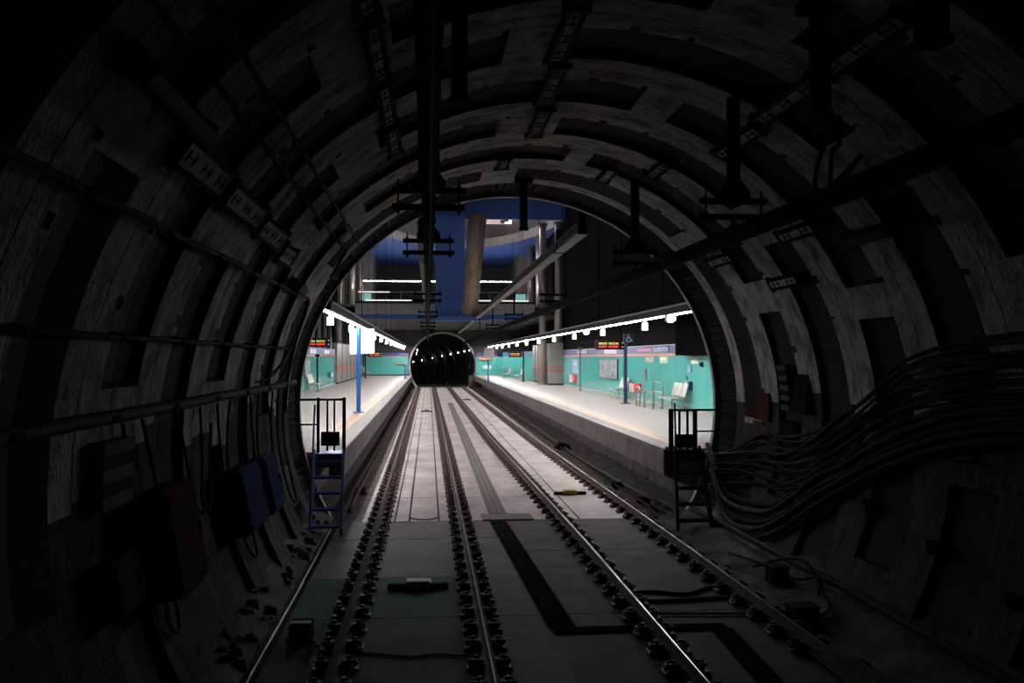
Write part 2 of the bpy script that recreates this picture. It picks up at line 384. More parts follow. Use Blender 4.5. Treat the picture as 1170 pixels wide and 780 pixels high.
for tab, lab in zip((R1,R2,R3,R4), names):
    ys = [-3,2,6,10,14,18,22,26,30,34,45,60,80,95,108]
    mb = MB(); vs = []; n = len(prof)
    for y in ys:
        for (px_, pz_) in prof: vs.append((rx(tab,y)+px_, y, pz_))
    k0 = mb.m('rust'); k1 = mb.m('railtop'); k2 = mb.m('railhead'); mb.v = [tuple(v) for v in vs]
    for j in range(len(ys)-1):
        for i in range(n):
            mb.f.append((j*n+i, j*n+(i+1)%n, (j+1)*n+(i+1)%n, (j+1)*n+i)); mb.mi.append(k1 if (i == 8 and tab is not R1) else (k2 if 6 <= i <= 10 else k0))
    tag(mb.build('rail'), lab, 'rail', None)

# rail fastenings: plate, two clips; every one by itself
def plate_mb():
    mb = MB(); mb.bevbox(-0.225,0.225,-0.085,0.085,0.0,0.032,'clip',0.008)
    for sx in (-1,1): mb.cyl((sx*0.19,0.045,0.03),(sx*0.19,0.045,0.055),0.022,'clip',6)
    return mb
def clip_mb(sx):
    mb = MB()
    mb.prism([(-0.06,0.03),(0.06,0.03),(0.05,0.075),(0.02,0.10),(-0.03,0.095),(-0.055,0.06)], 'x', sx*0.06, sx*0.165, 'clip')
    mb.tube([(sx*0.06,-0.05,0.065),(sx*0.13,-0.065,0.10),(sx*0.20,-0.02,0.085),(sx*0.20,0.03,0.085),(sx*0.13,0.06,0.105),(sx*0.07,0.045,0.07)], 0.016, 'clip', 6)
    mb.cyl((sx*0.13,0,0.09),(sx*0.13,0,0.135),0.02,'clip',6)
    return mb
pm = plate_mb(); a = pm.build('rail_fastening'); 
cl = [clip_mb(-1).build('clip', a), clip_mb(1).build('clip', a)]
far_m = plate_mb()
for s_ in (-1,1):
    q = clip_mb(s_); far_m.add(q.v, q.f, 'clip')
far_proto = far_m.build('rail_fastening')
labs = ['rusty clip plate fastening holding the leftmost rail to the slab','rusty clip plate fastening under the second rail from the left','rusty clip plate fastening under the third rail from the left','rusty clip plate fastening under the rightmost rail by the dirt']
grps = ['fastenings of the leftmost rail','fastenings of the second rail','fastenings of the third rail','fastenings of the rightmost rail']
used_a = used_f = False; rest = MB(); jit = random.Random(12)
starts = [6.7, 6.6, 6.9, 9.3]
for ri, tab in enumerate((R1,R2,R3,R4)):
    for k in range(142):
        y = starts[ri] + 0.615*k
        if y > 94.5: break
        x = rx(tab, y)
        if k < 24:
            o = copy_tree(a) if used_a else a; used_a = True
        elif k < 75:
            o = copy_tree(far_proto) if used_f else far_proto; used_f = True
        else:
            for s_ in (-1,1): rest.box(x+s_*0.05, x+s_*0.2, y-0.06, y+0.06, 0.0, 0.10, 'clip')
            rest.box(x-0.225,x+0.225,y-0.085,y+0.085,0.0,0.032,'clip'); continue
        o.location = (x, y, 0.003); o.rotation_euler.z = jit.uniform(-0.04,0.04)
        tag(o, labs[ri], 'rail fastening', grps[ri])
o = rest.build('distant_rail_fastenings'); o['kind'] = 'stuff'; tag(o, 'distant rail fastenings merging into dark rows towards the far tunnel', 'rail fastening')

# cover strips of perforated steel over the cable trench
def cover(name, quad_pts, lab):
    mb = MB(); vs = [(x,y,0.028) for x,y in quad_pts]; n = len(vs)
    mb.prism([(x,y) for x,y in quad_pts], 'z', 0.0, 0.026, 'grate')
    return tag(mb.build(name), lab, 'trench cover')
def cover_strip(name, x0, x1, y0, y1, lab, studs=True, lean=0.0):
    gm = 'grate' if y0 > 17 else 'grate_dark'; mb = MB(); mb.prism([(x0,y0),(x1,y0),(x1+lean,y1),(x0+lean,y1)], 'z', 0.0, 0.022, gm)
    if studs:
        n = int((y1-y0)/0.11); m_ = max(2, int((x1-x0)/0.09))
        if n*m_ < 1500:
            for j in range(n):
                for i in range(m_):
                    u = (i+0.5)/m_; v = (j+0.5)/n; xx = x0+(x1-x0)*u+lean*v; yy = y0+(y1-y0)*v
                    mb.box(xx-0.018, xx+0.018, yy-0.03, yy+0.03, 0.02, 0.026, gm)
    return tag(mb.build(name), lab, 'trench cover')
cover_strip('trench_cover', 1.18, 1.52, 17.9, 62, 'long perforated steel trench cover in the bright station slab between tracks', True, 0.1)
cover_strip('trench_cover', 1.36, 1.66, 10.32, 17.15, 'dark trench cover running from the cross plate towards the camera', True, -0.22)
cover_strip('trench_cover', 1.02, 1.98, 17.22, 17.86, 'short wide cross plate of the trench cover where slab colour changes', False)
cover_strip('trench_cover', 1.40, 3.36, 10.12, 10.30, 'dark trench cover turning right under the right-hand track', False)
cover_strip('trench_cover', 2.98, 3.22, 6.5, 10.10, 'trench cover between the right-hand rails at bottom right', True, 0.18)

# beacons, box, cable on the slab
def beacon(x0, x1, y, lab, boxc='yellowbox'):
    t = thing('track_beacon', lab, 'track beacon', None, ((x0+x1)/2, y, 0))
    hw = (x1-x0)/2
    mb = MB(); mb.bevbox(-hw,hw,-0.05,0.05,0.005,0.07,'black',0.01)
    for s_ in (-1,1): mb.cyl((s_*hw*0.85,0,0.06),(s_*hw*0.85,0,0.09),0.02,'galv',6)
    mb.build('mounting_bar', t)
    mb = MB(); mb.bevbox(-hw*0.42,hw*0.42,-0.13,0.12,0.03,0.115,boxc,0.02); mb.box(-hw*0.36,hw*0.36,-0.1,0.09,0.113,0.12,boxc); mb.build('case', t)
    return t
beacon(-0.53, 0.27, 12.25, 'yellow beacon on a black bar between the near left rails')
beacon(2.78, 3.5, 20.3, 'rusty yellow beacon on black bar between the right-hand rails')
beacon(-0.42, 0.24, 51.9, 'small rusty beacon far down between the left-hand rails', 'rust')
beacon(2.45, 3.05, 65.9, 'small rusty beacon farthest away between the right-hand rails', 'rust')
t = thing('junction_box', 'small black box with pale lid standing left of the near left rail', 'box', None, (-1.36,10.15,0))
mb = MB(); mb.bevbox(-0.12,0.12,-0.15,0.15,0,0.2,'black',0.02); mb.box(-0.15,-0.11,-0.1,0.1,0,0.03,'black'); mb.build('case', t)
mb = MB(); mb.bevbox(-0.105,0.105,-0.13,-0.02,0.2,0.215,'galv',0.006); mb.build('lid', t)
def cable(name, pts, r, mn, lab, cat='cable', group=None, n=7, sub=6):
    """smooth path through pts (Catmull-Rom)"""
    P = [Vector(p) for p in pts]; P = [2*P[0]-P[1]] + P + [2*P[-1]-P[-2]]; out = []
    for k in range(1, len(P)-2):
        for i in range(sub):
            t = i/sub; a_, b_, c_, d_ = P[k-1], P[k], P[k+1], P[k+2]
            out.append(0.5*((2*b_) + (c_-a_)*t + (2*a_-5*b_+4*c_-d_)*t*t + (3*b_-a_-3*c_+d_)*t**3))
    out.append(P[-2]); mb = MB(); mb.tube(out, r, mn, n)
    return tag(mb.build(name, smooth=True), lab, cat, group)
cable('floor_cable', [(-1.25,10.1,0.02),(-1.1,9.8,0.015),(-0.9,9.65,0.012),(-0.6,9.6,0.012),(-0.2,9.45,0.012),(0.1,9.5,0.012),(0.45,9.4,0.012),(0.6,9.5,0.012)], 0.010, 'cable', 'thin black cable lying across the slab between the near left rails')
cable('signal_cable', [(2.55,11.35,0.02),(2.9,11.3,0.02),(3.4,11.35,0.02),(3.9,11.4,0.02)], 0.022, 'cable', 'black cable crossing between the right-hand rails, nearer the mouth')
cable('signal_cable', [(2.55,11.7,0.02),(2.9,11.75,0.02),(3.3,11.6,0.02),(3.7,11.9,0.02),(3.95,11.8,0.02)], 0.022, 'cable', 'bent black cable crossing right-hand track just beyond the straight one')
cable('signal_cable', [(2.55,10.75,0.02),(3.2,10.7,0.02),(4.3,10.6,0.02)], 0.014, 'cable', 'thin cable crossing the right-hand track closest to the camera')
cable('gutter_pipe', [(-1.66,6,0.03),(-1.68,9,0.03),(-1.68,12,0.03),(-1.70,15,0.03),(-1.72,17.3,0.03)], 0.018, 'wetpipe', 'wet shiny pipe in the gutter at foot of left wall', 'pipe')

# ------------------------------------------------------------------ stairs at both platform ends
def stair(name, xb, xt, steel, lab, side):
    """xb/xt: (left,right) at the foot and at the top"""
    t = thing(name, lab, 'stair')
    yb, yt, zt = 15.6, 17.35, 1.27
    zb = 0.12
    for i in (0,1):
        mb = MB(); mb.obox((xb[i],yb,zb), (xt[i],yt,zt+0.02), 0.05, 0.17, steel); mb.build('stringer', t)
    for k in range(5):
        u = (k+0.35)/5; y = yb+(yt-yb)*u; z = zb+(zt-zb)*u+0.03
        mb = MB(); mb.box(xb[0]+(xt[0]-xb[0])*u, xb[1]+(xt[1]-xb[1])*u, y-0.10, y+0.12, z-0.035, z, steel); mb.build('tread', t)
    xr0, xr1 = (min(xt[0],xt[0]-0.02), xt[1]) if side < 0 else (xt[0], xt[1])
    mb = MB(); mb.box(xr0, xr1 , yt-0.05, 18.05, zt-0.06, zt, steel); mb.build('landing', t)
    # inclined handrails from the landing down each stringer
    for i in (0,1):
        mb = MB(); mb.tube([(xt[i],yt,zt+0.9),(xb[i]+(xt[i]-xb[i])*0.5,yb+(yt-yb)*0.5,zb+(zt-zb)*0.5+0.45),(xb[i],yb+0.05,zb+0.08)], 0.018, steel, 8)
        if i == (0 if side < 0 else 0): mb.build('handrail', t)
    return t
t = stair('platform_stair', (-1.97,-1.45), (-2.10,-1.57), 'blue_steel', 'blue steel stair up to the left platform end beside tunnel mouth', -1)
yl = 17.55; zt = 1.27
for x_, w_ in ((-2.06,0.05),(-1.58,0.06)):
    mb = MB(); mb.box(x_-w_/2, x_+w_/2, yl-0.03, yl+0.03, zt, 2.30, 'black'); mb.build('post', t)
for x_ in (-1.89,-1.76):
    mb = MB(); mb.box(x_-0.016, x_+0.016, yl-0.016, yl+0.016, zt+0.03, 2.24, 'black'); mb.build('baluster', t)
mb = MB(); mb.box(-2.42,-1.56,yl-0.02,yl+0.02,2.24,2.28,'black'); mb.build('top_rail', t)
mb = MB(); mb.box(-2.42,-2.06,yl-0.015,yl+0.015,1.78,1.81,'black'); mb.build('mid_rail', t)
mb = MB(); mb.box(-2.0,-1.66,yl-0.05,yl-0.03,1.40,1.66,'blackm'); mb.box(-1.98,-1.68,yl-0.054,yl-0.05,1.42,1.64,'navy'); mb.build('sign_plate', t)
t = stair('platform_stair', (4.30,4.90), (4.72,5.20), 'black', 'black steel stair up to the right platform end beside tunnel mouth', 1)
for x_, w_ in ((4.70,0.08),(5.18,0.075)):
    mb = MB(); mb.box(x_-w_/2, x_+w_/2, yl-0.03, yl+0.03, zt-0.05, 2.05, 'black'); mb.build('post', t)
for x_ in (4.87,5.03):
    mb = MB(); mb.box(x_-0.02, x_+0.02, yl-0.016, yl+0.016, zt, 2.02, 'black'); mb.build('baluster', t)
mb = MB(); mb.box(4.66,5.66,yl-0.02,yl+0.02,2.01,2.05,'black'); mb.build('top_rail', t)
mb = MB(); mb.box(5.2,5.66,yl-0.015,yl+0.015,1.60,1.63,'black'); mb.build('mid_rail', t)
mb = MB(); mb.box(4.78,5.12,yl-0.05,yl-0.03,1.30,1.56,'blackm'); mb.build('sign_plate', t)

# ------------------------------------------------------------------ overhead conductor bars, their hangers
def bar_x_left(y): return 0.0 if y < 20 else -0.02 - 0.02*(y-20)/70
def conductor(name, xf, y0, y1, z, lab):
    t = thing(name, lab, 'conductor rail')
    sec = [(-0.05,0.13),(-0.05,0.115),(-0.018,0.10),(-0.024,0.03),(-0.014,0.0),(0.014,0.0),(0.024,0.03),(0.018,0.10),(0.05,0.115),(0.05,0.13)]
    n = len(sec); ys = [y0 + (y1-y0)*i/14 for i in range(15)]; vs = [(xf(y)+a_*1.25, y, z+b_*1.2) for y in ys for a_, b_ in sec]
    fs = [(j*n+i, j*n+(i+1)%n, (j+1)*n+(i+1)%n, (j+1)*n+i) for j in range(14) for i in range(n)]
    mb = MB(); mb.add(vs, fs, 'copper'); mb.build('bar_profile', t)
    mb = MB(); mb.tube([(xf(y)+0.012, y, z-0.006) for y in ys], 0.006, 'cable_gy', 6); mb.build('contact_wire', t)
    return t
xr_ = lambda y: 3.32 if y < 10 else 3.32 - 0.12*(y-10)/85
conductor('overhead_conductor', bar_x_left, -1, END+6, 4.28, 'overhead conductor bar running above the left-hand track')
conductor('overhead_conductor', xr_, 2.5, END+6, 4.30, 'thick overhead conductor bar crossing upper right above the right-hand track')
def hanger(x, y, ztop, zbar, lab, thin=False, pw=0.12, group=None):
    t = thing('conductor_hanger', lab, 'conductor hanger', group, (x, y, 0))
    mb = MB(); mb.box(-pw/2, pw/2, -0.05, 0.05, zbar+(0.18 if not thin else 0.06), ztop, 'black'); mb.build('post', t)
    if not thin:
        mb = MB(); mb.prism([(-0.17,zbar+0.06),(0.17,zbar+0.06),(0.17,zbar+0.14),(0.07,zbar+0.27),(-0.07,zbar+0.27),(-0.17,zbar+0.14)], 'y', -0.05, 0.05, 'black'); mb.build('gusset', t)
    for zz in (zbar+0.045, zbar-0.125):
        mb = MB(); mb.box(-0.37, 0.37, -0.035, 0.035, zz-0.028, zz+0.028, 'black'); mb.box(-0.37,0.37,-0.05,-0.035,zz+0.018,zz+0.028,'black'); mb.build('crossbar', t)
    for s_ in (-1,1):
        mb = MB(); mb.cyl((s_*0.31,0,zbar-0.20),(s_*0.31,0,zbar+0.16),0.010,'black',8)
        for zz in (zbar-0.165, zbar+0.085): mb.cyl((s_*0.31,0,zz-0.012),(s_*0.31,0,zz+0.012),0.022,'black',6)
        mb.build('threaded_rod', t)
    mb = MB()
    for k in range(3): mb.cyl((0,0,zbar-0.15-0.03*k),(0,0,zbar-0.165-0.03*k),0.055,'insul',12,0.04)
    mb.cyl((0,0,zbar-0.13),(0,0,4.42),0.02,'insul',10)
    mb.build('insulator', t)
    mb = MB(); mb.box(-0.075,0.075,-0.06,0.06,4.42,4.46,'black'); mb.build('clamp', t)
    return t
def crown(x, r=R): return AZ + math.sqrt(max(0, r*r-(x-AX)**2))
hanger(3.30, 9.7, crown(3.3)-0.01, 4.70, 'heavy black hanger on a long post over the right track, nearer of two in tunnel')
hanger(3.28, 14.4, crown(3.28)-0.01, 4.68, 'black hanger over the right track just inside the tunnel mouth')
hanger(0.0, 9.35, crown(0)-0.01, 4.70, 'black hanger over the left track inside the tunnel', pw=0.22)
hanger(0.0, 13.4, crown(0)-0.01, 4.70, 'black hanger over left track beside the tunnel mouth crown', pw=0.14)
for y, s_ in ((24,'first'),(35,'second'),(46.5,'third'),(58,'fourth')):
    hanger(xr_(y)-0.02, y, 5.56, 4.66, s_ + ' slim hanger beyond the tunnel mouth over the right track', True, 0.06)
for y, s_ in ((24,'first'),(33.5,'second'),(44,'third'),(55,'fourth')):
    hanger(bar_x_left(y), y, 5.56, 4.66, s_ + ' slim hanger beyond the tunnel mouth over the left track', True, 0.06)
def stub(x, y, z0, lab, w_=0.13, r=R):
    t = thing('ceiling_post', lab, 'ceiling post', None, (x, y, 0))
    mb = MB(); mb.box(-w_/2, w_/2, -w_/2, w_/2, z0, crown(x,r)-0.02, 'black'); mb.build('post', t)
    mb = MB(); mb.box(-w_*0.62, w_*0.62, -w_*0.62, w_*0.62, z0-0.02, z0+0.02, 'black'); mb.build('end_plate', t)
    mb = MB(); mb.box(-0.16,0.16,-0.13,0.13,crown(x,r)-0.07,crown(x,r)+0.02,'black'); mb.build('fixing_plate', t)
stub(0.24, 7.25, 5.08, 'bare black post hanging from the vault beside left conductor bar', 0.125)
stub(1.70, 16.4, 5.36, 'short bare post at the crown of the tunnel mouth')
stub(3.18, 7.2, 5.03, 'bare black post high in the vault, upper right')
stub(3.10, 5.4, 5.0, 'wider black post nearest the camera at the upper right', 0.15)
# carrier beams above each track through the station
for x, lab in ((3.10,'pale box beam sloping away above the right-hand track in the station'),(-0.12,'pale box beam above the left-hand track in the station')):
    t = thing('carrier_beam', lab, 'beam')
    for k, (y0, y1) in enumerate(((18.4,21.6),(21.9,94.9))):
        mb = MB(); mb.box(x-0.12, x+0.12, y0, y1, 5.545, 5.56, 'beam' if x > 1 else 'rust'); mb.box(x-0.05, x+0.05, y0, y1, 5.56, 5.76, 'beamside'); mb.box(x-0.12, x+0.12, y0, y1, 5.76, 5.78, 'beamside')
        mb.build('beam_section', t)
    mb = MB(); mb.box(x-0.08,x+0.08,18.3,18.5,5.55,6.7,'black'); mb.box(x-0.10,x+0.10,21.5,22.0,5.565,5.62,'black'); mb.box(x-0.05,x+0.05,21.6,21.9,5.6,6.1,'black'); mb.build('bracket', t)

# ------------------------------------------------------------------ wall channels, conduits, cables in the tunnel
def channel(deg, y, L, lab, wid=0.2, yaw=0.0, r=None, mn='galv'):
    """perforated steel channel lying on the lining, long side along the tunnel"""
    r = (R-0.03) if r is None else r
    p = Vector(cylpt(deg, y, r)); t_ = math.radians(deg)
    nrm = Vector((-math.cos(t_),0,-math.sin(t_))); tan = Vector((-math.sin(t_),0,math.cos(t_))); ax = Vector((0,1,0))
    Mx = Matrix((tan, ax, nrm)).transposed().to_4x4() 
    root = thing('perforated_channel', lab, 'channel', None, p); root.rotation_euler = (Mx @ Matrix.Rotation(yaw,4,'Z')).to_euler()
    h = L/2; b = wid/2
    mb = MB()
    mb.box(-b,b,-h,h,0.034,0.046,mn)
    for s_ in (-1,1):
        mb.box(s_*b-(0.010 if s_>0 else 0), s_*b+(0.010 if s_<0 else 0), -h, h, 0, 0.04, 'black')
        mb.box(s_*b-(0.045 if s_>0 else 0), s_*b+(0.045 if s_<0 else 0), -h, h, 0.045, 0.058, 'black')
    mb.build('channel_body', root)
    mb = MB(); n = max(1, round(L/0.5))
    for k in range(n):
        yy = -h + L*(k+0.5)/n
        for q in (-0.09, 0.09):
            mb.cyl((0,yy+q,0.044),(0,yy+q,0.052),0.026,'pocket',8); 
            mb.box(-0.048,0.048,yy+q-0.010,yy+q+0.010,0.044,0.052,'pocket')
        mb.box(-0.006,0.006,yy-0.08,yy+0.08,0.044,0.051,'pocket')
    mb.build('slot_plate', root)
    for s_ in (-1,1):
        mb = MB(); mb.box(-b-0.03,b+0.03,s_*h-0.03,s_*h+0.03,0.0,0.056,'black'); mb.build('strap', root)
    return root
pl = [(144.7,7.15,1.35),(145.1,8.8,1.5),(145.7,10.45,1.4),(147.0,11.85,0.9)]
for k,(d_,y,L) in enumerate(pl): channel(d_, y, L, ordinal(k)+' slotted steel channel along the upper left haunch, counted from the camera', 0.27)
pl = [(120.8,6.2,1.4),(120.6,7.85,1.4),(120.4,9.5,1.4),(120.2,11.1,1.3)]
for k,(d_,y,L) in enumerate(pl): channel(d_, y, L, ordinal(k)+' slotted channel in the ceiling row left of centre, counted from the camera', 0.18)
pl = [(94.6,7.2,1.45),(94.1,8.85,1.45),(93.0,10.5,1.45),(92.0,12.2,1.4)]
for k,(d_,y,L) in enumerate(pl): channel(d_, y, L, ordinal(k)+' dark slotted channel near the vault crown, counted from the camera', 0.2, mn='beamside')
pl = [(60.4,7.4,1.4),(60.3,9.05,1.5),(59.4,10.7,1.4)]
for k,(d_,y,L) in enumerate(pl): channel(d_, y, L, ordinal(k)+' slotted channel in the row right of centre, behind right posts, counted from camera', 0.2)
for k,(d_,y,L,lab) in enumerate([(64.7,13.2,0.9,'short slotted channel beside the second right hanger post'),(72.0,14.6,0.9,'short slotted channel halfway between crown and right hanger'),
    (96,14.7,0.75,'short square slotted channel at the crown above the mouth'),(38.9,11.6,1.1,'slotted channel under the thick conductor bar, right haunch'),
    (38.4,14.8,1.1,'slotted channel beneath conductor bar close to the mouth seal'),(29.8,12.95,1.0,'lowest slotted channel on the right wall above red sign')]):
    channel(d_, y, L, lab, 0.19)
# extinguished lamp housings
def tunnel_lamp(deg, y, L, lab):
    p = Vector(cylpt(deg, y, R-0.08)); t_ = math.radians(deg)
    nrm = Vector((-math.cos(t_),0,-math.sin(t_))); tan = Vector((-math.sin(t_),0,math.cos(t_)))
    root = thing('tunnel_lamp', lab, 'lamp', None, p); root.rotation_euler = Matrix((tan, Vector((0,1,0)), nrm)).transposed().to_euler()
    mb = MB(); mb.bevbox(-0.08,0.08,-L/2,L/2,0,0.06,'black',0.015); mb.build('housing', root)
    mb = MB(); mb.bevbox(-0.06,0.06,-L/2+0.05,L/2-0.05,0.06,0.12,'cable_gy',0.02); mb.build('diffuser', root)
    for s_ in (-1,1):
        mb = MB(); mb.box(-0.1,0.1,s_*L/2-0.03,s_*L/2+0.03,-0.06,0.03,'black'); mb.build('bracket', root)
tunnel_lamp(142.0, 5.8, 1.65, 'long unlit lamp housing on the upper left vault near the camera')
tunnel_lamp(34.9, 9.85, 1.15, 'short unlit lamp housing on the right wall below conductor bar')
tunnel_lamp(151, 13.6, 0.8, 'dark unlit lamp housing near left side of the tunnel mouth')
def wall_line(deg, y0, y1, r, mn, lab, off=0.06, end=None, wob=0.006, cat='conduit', name='wall_conduit'):
    rn = random.Random(int(deg*10)); pts = []
    y = y0
    while y < y1: pts.append(cylpt(deg + rn.uniform(-1,1)*wob*20, y, R-off-r)); y += 0.83
    pts.append(cylpt(deg, y1, R-off-r))
    if end: pts += [cylpt(a_, b_, R-off-r) for a_, b_ in end]
    o = thing(name, lab, cat)
    mb = MB(); mb.tube(pts, r, mn, 8); mb.build('pipe_run', o, smooth=True)
    y = y0 + 0.6
    while y < y1:
        p = Vector(cylpt(deg, y, R-0.0)); q = Vector(cylpt(deg, y, R-off-2*r-0.01)); mb = MB(); mb.obox(p, q, 0.05, 2*r+0.03, 'black', (0,1,0)); mb.build('saddle', o); y += 1.66
    return o
wall_line(152.3, 1.5, 15.2, 0.030, 'cable', 'black conduit along left wall that bends down before the mouth', end=[(156,15.6),(164,15.75),(172,15.8),(180,15.8)])
wall_line(164.6, 1.5, 16.4, 0.022, 'cable', 'thin black cable along the left wall at eye height')
wall_line(173.2, 1.5, 16.5, 0.055, 'cable_gy', 'thick grey pipe along the left wall above the boxes', cat='pipe', name='wall_pipe')
wall_line(138.0, 1.5, 15.6, 0.022, 'cable_gy', 'lower of two conduits high on the left vault', end=[(141,15.9),(145,16.1)])
wall_line(134.3, 1.5, 16.2, 0.022, 'cable_gy', 'upper of two conduits high on the left vault')
wall_line(12.8, 0.5, 9.0, 0.05, 'cable', 'black duct above the cable bundle on the right wall', cat='pipe', name='wall_pipe')
# right wall cable bundles
rn = random.Random(21)
upper = [(17.1,-17),(16.3,-14.5),(15.2,-11.5),(14,-11.5),(13.0,-8.5),(12.2,-4.3),(11.2,2),(10.2,7),(8.2,10.0),(5,10.5),(1.5,10.5)]
for k in range(14):
    oa = -5 + 10*(k/13); ph = rn.uniform(0,6.28); col = 'cable_lt' if k % 3 else 'cable_gy'
    pts = []
    for y, a_ in upper:
        sp = 1.0 if y > 11 else 1.25
        wob = (1.8 if y > 11.5 else 0.35)*math.sin(y*0.9+ph)
        pts.append(cylpt(a_ + oa*sp + wob, y + (0.0 if y < 16 else rn.uniform(-0.1,0.3)), R - 0.06 - 0.05*(k % 3) - (0.03*math.sin(y+ph) if y > 11 else 0)))
    cable('power_cable', pts, 0.021+0.006*(k%2), col, 'dusty cable in the fanned bundle on the right wall, '+ordinal(13-k)+' from the top', 'cable', 'upper cables fanning over the right wall', 7, 5)
lower = [(17.0,-20),(16.5,-23),(15.8,-27.5),(15.0,-30.5),(14.2,-29),(13.4,-24),(12.7,-17.6),(11.9,-12),(11.2,-7.6),(10.2,-3),(9.3,0.0),(8.0,2.2),(5,3.2),(1.5,3.4)]
nm = ['lowest and thickest','second lowest','middle','second highest','highest']
for k in range(5):
    pts = [cylpt(a_ + (k*2.1 if y > 12.5 else k*1.5), y+ (0.25*k if y > 14.5 else 0), R-0.10-0.05*(k%2)) for y, a_ in lower]
    cable('feeder_cable', pts, 0.045, 'cable_lt', nm[k]+' of the five thick sagging cables on the right wall by the stair', 'cable', 'thick feeder cables on the right wall', 8, 5)
# cable trays holding the bundles nearer to the camera
for a_, lab in ((14.5,'upper cable bracket row on the right wall'),(5.5,'lower cable bracket row on the right wall')):
    t = thing('cable_bracket_row', lab, 'cable bracket')
    for y in (4.2, 5.86, 7.52, 9.2):
        p = Vector(cylpt(a_, y, R+0.01)); q = Vector(cylpt(a_-8, y, R-0.02)); mb = MB(); mb.obox(p, q, 0.05, 0.04, 'black', (0,1,0))
        q2 = Vector(cylpt(a_-8, y, R-0.24)); mb.obox(q, q2, 0.04, 0.03, 'black'); mb.build('bracket', t)
# pipe and loose cable along the foot of the right wall
cable('floor_pipe', [(4.95,17.0,0.2),(5.0,15.5,0.22),(4.95,14.0,0.25),(5.0,12.5,0.24),(5.05,11,0.25),(5.0,9,0.26),(4.95,6,0.28),(4.95,2,0.28)], 0.05, 'cable', 'thick black hose along the foot of the right wall', 'hose')
cable('loose_cable', [(4.55,12.6,0.12),(4.75,12.0,0.35),(4.85,11.5,0.42),(4.8,10.9,0.2),(4.6,10.3,0.12),(4.3,10.3,0.06),(4.05,11.0,0.04)], 0.02, 'cable', 'loop of loose black cable on the right verge')
cable('loose_cable', [(4.5,13.5,0.12),(4.6,12.4,0.2),(4.8,11.7,0.15),(4.9,11.2,0.3),(4.8,11.0,0.12)], 0.02, 'cable', 'short tangled black cable beside the loose loop, right verge')
t = thing('track_box', 'black box among loose cables at the foot of the right wall', 'box', None, (4.62,11.9,0.07))
mb = MB(); mb.bevbox(-0.12,0.12,-0.14,0.14,0,0.2,'black',0.02); mb.build('case', t); mb = MB(); mb.bevbox(-0.13,0.13,-0.15,0.15,0.2,0.225,'black',0.006); mb.build('lid', t)
t = thing('point_box', 'low black box close outside the rightmost rail', 'box', None, (4.32,10.35,0.0))
mb = MB(); mb.bevbox(-0.16,0.16,-0.12,0.12,0,0.17,'black',0.02); mb.build('case', t); mb = MB(); mb.bevbox(-0.17,0.17,-0.13,0.13,0.17,0.19,'black',0.006); mb.build('lid', t)
t = thing('verge_lump', 'dark lump of debris on the right verge below platform edge', 'debris', None, (4.42,30.5,-0.02))
mb = MB(); mb.cyl((0,0,0),(0.05,0,0.22),0.28,'black',7,0.14); mb.cyl((0.2,0.1,0),(0.2,0.1,0.14),0.16,'black',6,0.1); mb.build('lump', t)
for i,(x,y) in enumerate([(4.42,21.3),(4.5,19.0)]):
    t = thing('signal_box', ['small dark box on the verge farther from the right stair','small dark box on the verge closer to the right stair'][i], 'box', None, (x,y,0.0))
    mb = MB(); mb.bevbox(-0.13,0.13,-0.1,0.1,0,0.13,'black',0.02); mb.build('case', t)
# cable loops hanging below the upper right post
for k, lab in enumerate(('left of two cable loops dangling below the upper right post','right of two cable loops dangling below the upper right post')):
    cable('cable_loop', [(3.2,7.25,5.05),(3.45+0.06*k,7.6,5.05),(3.75,8.1,5.25-0.25*k),(3.72+0.1*k,8.4,5.0),(3.78+0.16*k,8.7,4.75-0.1*k),(4.0+0.1*k,8.9,4.75),cylpt(47,9.0,R-0.05)], 0.022, 'cable', lab)
# small cables hanging and drooping on the left wall
rn = random.Random(5)
for k in range(13):
    y = [7.6,8.1,9.2,10.1,10.9,11.6,12.2,12.9,13.5,14.1,14.7,15.3,15.9][k]
    a0 = 174.5; a1 = rn.uniform(188,202); dy = rn.uniform(-0.35,0.5)
    pts = [cylpt(a0 + (a1-a0)*u, y + dy*math.sin(u*3.0) , R-0.05-0.03*math.sin(u*PI)) for u in (0,0.2,0.4,0.6,0.8,1.0)]
    if k % 2: pts += [cylpt(a1+2, y+0.25, R-0.05), cylpt(a1-4, y+0.5, R-0.05), cylpt(a1-11, y+0.55, R-0.05)]
    cable('drop_cable', pts, 0.016, 'cable' if k % 3 else 'cable_gy', 'thin cable drooping from the left wall pipe towards the kerb, '+ordinal(k)+' from the camera', 'cable', 'cables drooping down the left wall')
for k,(y,a0,a1) in enumerate([(14.9,157,171),(15.2,160,174),(14.4,165,172)]):
    cable('jumper_cable', [cylpt(a0,y+0.9,R-0.05),cylpt(a0+(a1-a0)*.4,y+0.5,R-0.09),cylpt(a0+(a1-a0)*.8,y,R-0.08),cylpt(a1,y-0.9,R-0.06)], 0.016, 'cable', ['uppermost','middle','lowest'][k]+' of three curved jumper cables left of the mouth')
